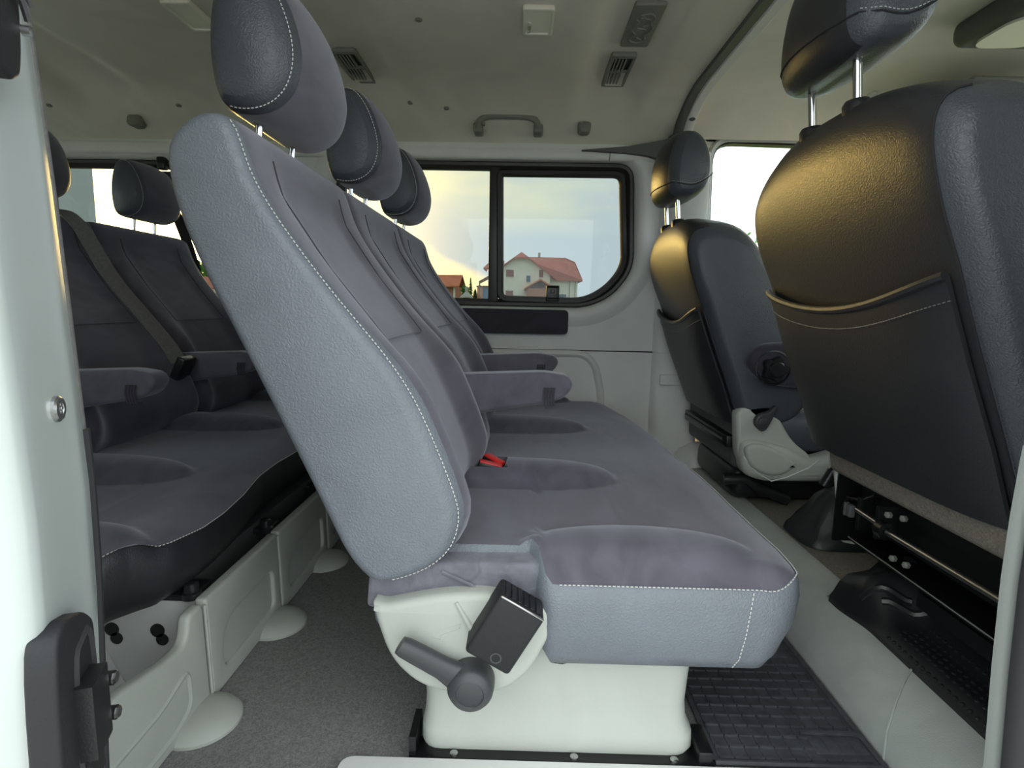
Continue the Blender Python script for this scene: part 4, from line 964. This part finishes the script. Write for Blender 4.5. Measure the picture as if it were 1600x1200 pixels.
# door hardware on the painted pillar
def stop():
    t = thing('door_stop', face(.3, .27, .01), 'black door stop with two bolt-ended pins low on the white pillar', 'door stop')
    out = fillet([(-.33, .06), (-.24, .415, .14), (.05, .428, .1), (.45, .418, .1), (.66, .400, .05), (.48, .06)], .05, 5)
    out = [(u*.08, z) for u, z in out]; F_ = lambda u, v, w: face(u/.08, v, w)
    plate('plate', out, [], .020, lambda u, v, w: F_(u, v, w+.004), 'blackm', t, bevel=.003, bres=3)
    inn = [(u*.08, z) for u, z in fillet([(.0, .07), (.10, .395, .1), (.48, .405, .06), (.56, .385), (.42, .07)], .05, 5)]
    mb = MB(); frame_sweep(mb, inn, [(.002, .0135), (-.001, .0165), (-.004, .0135)], F_); mb.build('rim', 'seal', t)
    mb = MB()
    for (u0, u1, z0, z1, w1) in ((.06, .44, .312, .372, .026), (.10, .40, .286, .314, .020)):
        q = [F_(u*.08, z, w) for w in (.012, w1) for z in (z0, z1) for u in (u0, u1)]; mb.add(q, [(0, 2, 3, 1), (4, 5, 7, 6), (0, 1, 5, 4), (2, 6, 7, 3), (0, 4, 6, 2), (1, 3, 7, 5)])
    mb.build('block', 'black', t, smooth=0)
    for z in (.351, .320):
        mb = MB(); mb.cyl((-.352, .414, z), (-.3285, .420, z), .0058, 16); p = mb.build('pin', 'black', t)
        mb = MB(); mb.cyl((-.3295, .4198, z), (-.3265, .4206, z), .0046, 6); mb.build('bolt_head', 'steel', p)
stop()
def lock():
    t = thing('door_latch', face(.2, .82, .01), 'dark door latch part at the top of the white pillar', 'door latch')
    out = [(u*.08, z) for u, z in fillet([(-.30, .95), (.44, .95), (.37, .83, .03), (.30, .805, .05), (.16, .798, .03), (-.30, .806)], .02, 4)]; F_ = lambda u, v, w: face(u/.08, v, w)
    plate('latch_plate', out, [], .016, lambda u, v, w: F_(u, v, w+.003), 'blackm', t, bevel=.003)
    mb = MB(); mb.tube([face(.05, .862, .016), face(.25, .850, .016), face(.36, .842, .015)], .0022, 6); mb.tube([face(.10, .870, .016), face(.40, .853, .016)], .0016, 6); mb.build('latch_arm', 'steel', t)
    mb = MB(); mb.lathe(face(.37, .836, .013), (.94, .34, 0), [(.0035, -.002), (.0035, .003), (0, .004)], 12); mb.build('brass_pin', 'steel', t)
lock()

# ================================================================== OUTSIDE
def ground():
    mb = MB(); ys = [-40, -6, 4, 8, 14, 22, 32, 40, 60, 90, 160, 300]; zs = [-.56, -.56, -.56, -.5, -.3, .15, .72, .92, .9, .9, 1.0, 1.2]; xs = [-200, -80, -40, -20, -8, 0, 8, 20, 40, 80, 200]; n = len(xs)
    mb.add([(x, y, z+(.25*math.sin(x*.05+y) if y > 30 else 0)) for y, z in zip(ys, zs) for x in xs], [(i*n+j, i*n+j+1, (i+1)*n+j+1, (i+1)*n+j) for i in range(len(ys)-1) for j in range(n-1)])
    struct(mb.build('ground', 'grass', smooth=60), 'grass rising gently behind the van')
    mb = MB(); mb.box(-14, 14, -16, 4.0, -.60, -.545); struct(mb.build('ground', 'bounce_ground', smooth=0), 'unseen pale ground under the van, added to bounce light inside')  # unseen reflector, added so daylight bounces up to the ceiling
ground()
def win_on(parent, x0, x1, z0, z1, Y, mt, frame='wall_w'):
    mb = MB(); mb.box(x0-.10, x1+.10, Y-.10, Y+.02, z0-.10, z1+.10); f = mb.build('window', frame, parent, smooth=0)
    mb = MB(); mb.box(x0, x1, Y-.13, Y-.09, z0, z1); mb.build('pane', mt, f, smooth=0)
def roof_poly(vs, fs, name, mt, parent, th=.18):
    mb = MB(); n = len(vs); mb.add(list(vs)+[(a, b, c-th) for a, b, c in vs], [])
    for f in fs:
        mb.add([], []); mb.f.append(tuple(f)); mb.m.append(0); mb.f.append(tuple(i+n for i in reversed(f))); mb.m.append(0)
        for a, b in zip(f, f[1:]+f[:1]): mb.f.append((a, b, b+n, a+n)); mb.m.append(0)
    return mb.build(name, mt, parent, smooth=0)
def house():
    t = thing('house', (1.5, 74, .9), 'white two-storey house with a red hipped roof and dark shuttered windows', 'house')
    Y = 70
    mb = MB(); mb.add([(-3.9, Y, .5), (3.4, Y, .5), (3.4, Y, 4.6), (.9, Y, 6.45), (-.85, Y, 6.45), (-2.2, Y, 5.4), (-3.9, Y, 5.2)]+[(-3.9, Y+9, .5), (3.4, Y+9, .5), (3.4, Y+9, 4.6), (.9, Y+9, 6.45), (-.85, Y+9, 6.45), (-2.2, Y+9, 5.4), (-3.9, Y+9, 5.2)], [tuple(range(7)), tuple(range(13, 6, -1))]+[(i, i+7, (i+1) % 7+7, (i+1) % 7) for i in range(7)])
    mb.box(3.4, 6.9, Y+1.2, Y+9, .5, 4.2); w = mb.build('wall', 'wall_w', t, smooth=0)
    # gable roof over the front, half hip at its top
    roof_poly([(-2.9, Y-.6, 5.15), (-1.0, Y-.6, 6.5), (-.15, Y+.9, 7.25), (-.15, Y+9, 7.25), (-2.9, Y+9, 5.15), (.75, Y-.6, 6.5), (4.25, Y-.6, 4.0), (4.25, Y+9, 4.0)],
              [[0, 1, 2, 3, 4], [1, 5, 2], [5, 6, 7, 3, 2]], 'roof', 'tile', t)
    # main roof running to the right, hipped end
    roof_poly([(.3, Y+4.5, 6.95), (5.5, Y+4.5, 6.93), (6.6, Y+2.4, 6.25), (7.45, Y+.7, 3.98), (4.0, Y+.7, 4.0), (1.2, Y+.7, 6.0), (7.45, Y+9, 3.98), (6.6, Y+7, 6.25), (1.0, Y+9, 4.0)],
              [[0, 5, 4, 3, 2, 1], [1, 2, 7], [2, 3, 6, 7], [1, 7, 6, 8, 0]], 'roof', 'tile', t)
    roof_poly([(-4.75, Y-.2, 5.2), (-2.3, Y-.2, 5.2), (-2.3, Y+3, 6.3), (-4.1, Y+3, 6.25), (-4.75, Y+6, 5.2)], [[0, 1, 2, 3], [0, 3, 4]], 'roof', 'tile', t)
    # porch
    roof_poly([(.25, Y-2.2, 2.75), (2.15, Y-2.2, 3.9), (3.95, Y-2.2, 2.85), (3.95, Y, 2.85), (2.15, Y, 3.9), (.25, Y, 2.75)], [[0, 1, 4, 5], [1, 2, 3, 4]], 'porch_roof', 'tile2', t)
    mb = MB(); mb.box(.6, 3.6, Y-2.0, Y, .5, 2.75); mb.build('porch', 'brick', t, smooth=0)
    for x0, x1, z0, z1, m_ in ((-1.98, -1.05, 4.15, 5.0, 'shutter'), (.5, .98, 3.55, 4.33, 'dark_glass'), (2.03, 2.55, 4.15, 5.05, 'shutter'), (-2.0, -1.1, 1.6, 2.5, 'shutter')): win_on(t, x0, x1, z0, z1, Y, m_)
    for x0, x1, z0, z1 in ((4.6, 5.5, 1.2, 2.2),): win_on(t, x0, x1, z0, z1, Y+1.2, 'dark_glass')
    mb = MB(); mb.box(1.98, 2.28, Y+4.2, Y+4.6, 6.7, 7.5); mb.build('chimney', 'stone', t, smooth=0)
    mb = MB(); mb.tube([(5.9, Y+1.1, .9), (5.9, Y+1.1, 4.1)], .06, 8); mb.tube([(6.6, Y+1.1, .9), (6.6, Y+1.1, 4.1)], .06, 8); mb.build('downpipe', 'stone', t)
    mb = MB(); mb.add([(-5.3, Y-.3, 3.55), (-3.9, Y-.3, 4.35), (-3.9, Y-.3, 4.15), (-5.3, Y-.3, 3.4), (-5.3, Y+3, 3.55), (-3.9, Y+3, 4.35), (-3.9, Y+3, 4.15), (-5.3, Y+3, 3.4)], [(0, 1, 5, 4), (3, 7, 6, 2), (0, 3, 2, 1), (4, 5, 6, 7), (0, 4, 7, 3)]); mb.build('side_canopy', 'shutter', t, smooth=0)
house()
def shed():
    t = thing('outbuilding', (-7.5, 47, .9), 'low brick outbuilding with an orange tiled roof, left of the white house', 'outbuilding')
    Y = 45; mb = MB(); mb.box(-9.8, -5.3, Y, Y+5, .4, 2.15); mb.build('wall', 'brick', t, smooth=0)
    mb = MB(); mb.box(-5.42, -5.28, Y-.05, Y+.1, .4, 2.1); mb.build('corner_post', 'wall_w', t, smooth=0)
    roof_poly([(-10.2, Y-.4, 2.05), (-4.92, Y-.4, 2.12), (-4.96, Y+2.5, 3.12), (-10.2, Y+2.5, 3.05), (-10.2, Y+5.4, 2.05), (-4.92, Y+5.4, 2.12)], [[0, 1, 2, 3], [3, 2, 5, 4]], 'roof', 'tile2', t, .1)
    win_on(t, -6.4, -5.85, .8, 1.45, Y, 'dark_glass')
shed()
def barn2():
    t = thing('outbuilding', (-4.0, 61, .9), 'small brick building with a blue sheet wall beside the white house', 'outbuilding')
    mb = MB(); mb.box(-4.72, -4.12, 60, 63, .4, 2.55); mb.build('wall', 'brick', t, smooth=0)
    mb = MB(); mb.box(-4.12, -3.3, 60.1, 63, .4, 2.7); mb.build('blue_wall', 'blue', t, smooth=0)
    mb = MB(); mb.box(-4.8, -3.25, 59.9, 63.1, 2.55, 2.68); mb.build('roof', 'shutter', t, smooth=0)
barn2()
def bbq():
    t = thing('garden_barbecue', (-2.915, 30, .6), 'pale stone garden barbecue with pyramid hood and chimney', 'barbecue')
    mb = MB(); s4 = lambda h, z: [Vector((-2.915+a*h, 30+b*h, z)) for a, b in ((-1, -1), (1, -1), (1, 1), (-1, 1))]
    mb.skin([s4(.31, 1.03), s4(.31, 1.06), s4(.10, 1.31), s4(.075, 1.33), s4(.075, 1.62)]); mb.build('hood', 'stone', t, smooth=0)
    for a in (-1, 1):
        mb = MB(); mb.box(-2.915+a*.22-.05, -2.915+a*.22+.05, 29.75, 30.25, .5, 1.03); mb.build('pillar', 'stone', t, smooth=0)
    mb = MB(); mb.box(-3.15, -2.68, 30.1, 30.25, .5, 1.03); mb.build('back', 'stone', t, smooth=0)
bbq()
def car():
    t = thing('car', (-2.33, 26.5, .3), 'white car roof showing behind the grass bank', 'car')
    mb = MB(); L_ = [(-2.60, .80), (-2.50, .88), (-2.40, .945), (-2.28, .955), (-2.16, .93), (-2.07, .84)]
    mb.skin([[Vector((a, y, b-d)) for a, b in L_]+[Vector((a, y, .35)) for a, b in reversed(L_)] for y, d in ((25.0, .03), (25.2, 0), (26.3, 0), (26.6, .05))]); mb.build('body', 'paint', t)
    mb = MB(); mb.prism([(-2.52, .80), (-2.42, .90), (-2.25, .905), (-2.15, .82)], XZ(0), 24.98, 25.01); mb.build('side_window', 'dark_glass', t, smooth=0)
car()
def conifer(x, y, z, h, r, label, n=420):
    t = thing('conifer', (x, y, z), label, 'tree', 'conifers between outbuilding and white house')
    mb = MB(); mb.tube([(x, y, z), (x, y, z+h*.97)], [.12, .02], 6); mb.build('trunk', 'bark', t)
    mb = MB()
    for k in range(n):
        s_ = random.random()**.7; zz = z+h*(1-s_*.9); rr = r*s_*(.55+.45*math.sin(s_*26)**2)*random.uniform(.5, 1); a = random.uniform(0, 6.283)
        c = Vector((x+rr*math.cos(a), y+rr*math.sin(a), zz)); d = Vector((math.cos(a), math.sin(a), -.35))*.30*r/1.0; u = Vector((-math.sin(a), math.cos(a), 0))*.10*r
        mb.add([c-d*.6-u, c+d, c-d*.6+u, c-d*.2+Vector((0, 0, .16*r))], [(0, 1, 3), (1, 2, 3), (0, 2, 1)])
    mb.build('foliage', 'conifer', t, smooth=0)
ORD = ['first and nearest conifer right of the brick outbuilding', 'third conifer right of the brick outbuilding', 'fourth and tallest conifer right of the brick outbuilding', 'fifth conifer right of the brick outbuilding, short', 'sixth conifer right of the brick outbuilding, tall', 'last conifer before the small blue-walled building', 'second conifer right of the brick outbuilding, farthest off']
for i, (x, h) in enumerate(((-9.45, 3.4), (-8.8, 2.5), (-8.15, 4.0), (-7.6, 2.3), (-7.05, 3.6), (-6.4, 2.4), (-10.2, 2.2))): conifer(x, 86+i*2.2, .9, h, .55 if h > 3 else .75, ORD[i])
def leafy(name, x, y, z, rx, rz, n, size, label, cat, mt='leaf', trunk=True):
    t = thing(name, (x, y, z), label, cat)
    if trunk:
        mb = MB(); mb.tube([(x, y, z), (x+.03, y, z+rz*.6), (x, y, z+rz*1.3)], [rx*.10, rx*.07, rx*.03], 8)
        for k in range(5):
            a = k*1.26; mb.tube([(x, y, z+rz*.7), (x+.5*rx*math.cos(a), y+.5*rx*math.sin(a), z+rz*(1.0+.1*k))], [rx*.04, rx*.015], 6)
        mb.build('trunk', 'bark', t)
    mb = MB(); c0 = Vector((x, y, z+rz*(1.05 if trunk else .75))); lumps = [Vector((random.uniform(-1, 1)*rx*.65, random.uniform(-1, 1)*rx*.65, random.uniform(-.75, .8)*rz*.75)) for _ in range(26)]
    for k in range(n):
        l = random.choice(lumps); d = Vector((random.gauss(0, 1), random.gauss(0, 1), random.gauss(0, 1))).normalized(); c = c0+l+Vector((d.x*rx*.38, d.y*rx*.38, d.z*rz*.30))*random.random()**.4
        u = Vector((random.gauss(0, 1), random.gauss(0, 1), random.gauss(0, 1))).normalized(); w = u.orthogonal().normalized()
        s_ = size*random.uniform(.6, 1.3); mb.add([c-u*s_, c+w*s_*.45, c+u*s_, c-w*s_*.45], [(0, 1, 2, 3)])
    mb.build('foliage', mt, t, kind='stuff', smooth=0); return t
leafy('tree', 3.60, 8.3, -.55, .82, 1.18, 3800, .045, 'bushy green tree outside, seen past the far front door window', 'tree')
leafy('shrub', -4.25, 43.6, .9, .42, .8, 1200, .09, 'green shrub at the corner of the brick outbuilding', 'shrub', trunk=False)
leafy('tree', -17.8, 31, 0, 2.2, 1.5, 2600, .14, 'dark green tree low outside the rear side window', 'tree')
leafy('hedge', -13.0, 24.5, -.1, 2.4, .7, 2600, .10, 'clipped green hedge outside the rear side window', 'hedge', trunk=False)
def white_block():
    t = thing('white_building', (-7.3, 6.3, -.5), 'tall plain pale building wall outside the rear side window', 'building')
    q = lambda a, b: (-4.47-.62*a-.785*b, 6+.785*a-.62*b)
    mb = MB(); mb.prism([q(0, 0), q(4, 0), q(4, 4), q(0, 4)], lambda u, v, w: (u, v, w), -.5, 3.4); mb.build('wall', 'paint', t, smooth=0)
    mb = MB(); mb.prism([q(-.1, -.1), q(4.1, -.1), q(4.1, 4.1), q(-.1, 4.1)], lambda u, v, w: (u, v, w), 3.4, 3.55); mb.build('roof', 'tile', t, smooth=0)
white_block()
def cabin():
    t = thing('small_house', (-11.2, 20.5, .0), 'small white house seen in the gap beside the nearest backrest', 'house')
    mb = MB(); mb.box(-11.5, -10.95, 20, 21.5, -.2, 1.15); mb.build('wall', 'wall_w', t, smooth=0)
    roof_poly([(-11.7, 19.9, 1.1), (-10.8, 19.9, 1.1), (-10.8, 20.7, 1.5), (-11.7, 20.7, 1.5), (-11.7, 21.6, 1.1), (-10.8, 21.6, 1.1)], [[0, 1, 2, 3], [3, 2, 5, 4]], 'roof', 'tile', t, .06)
cabin()
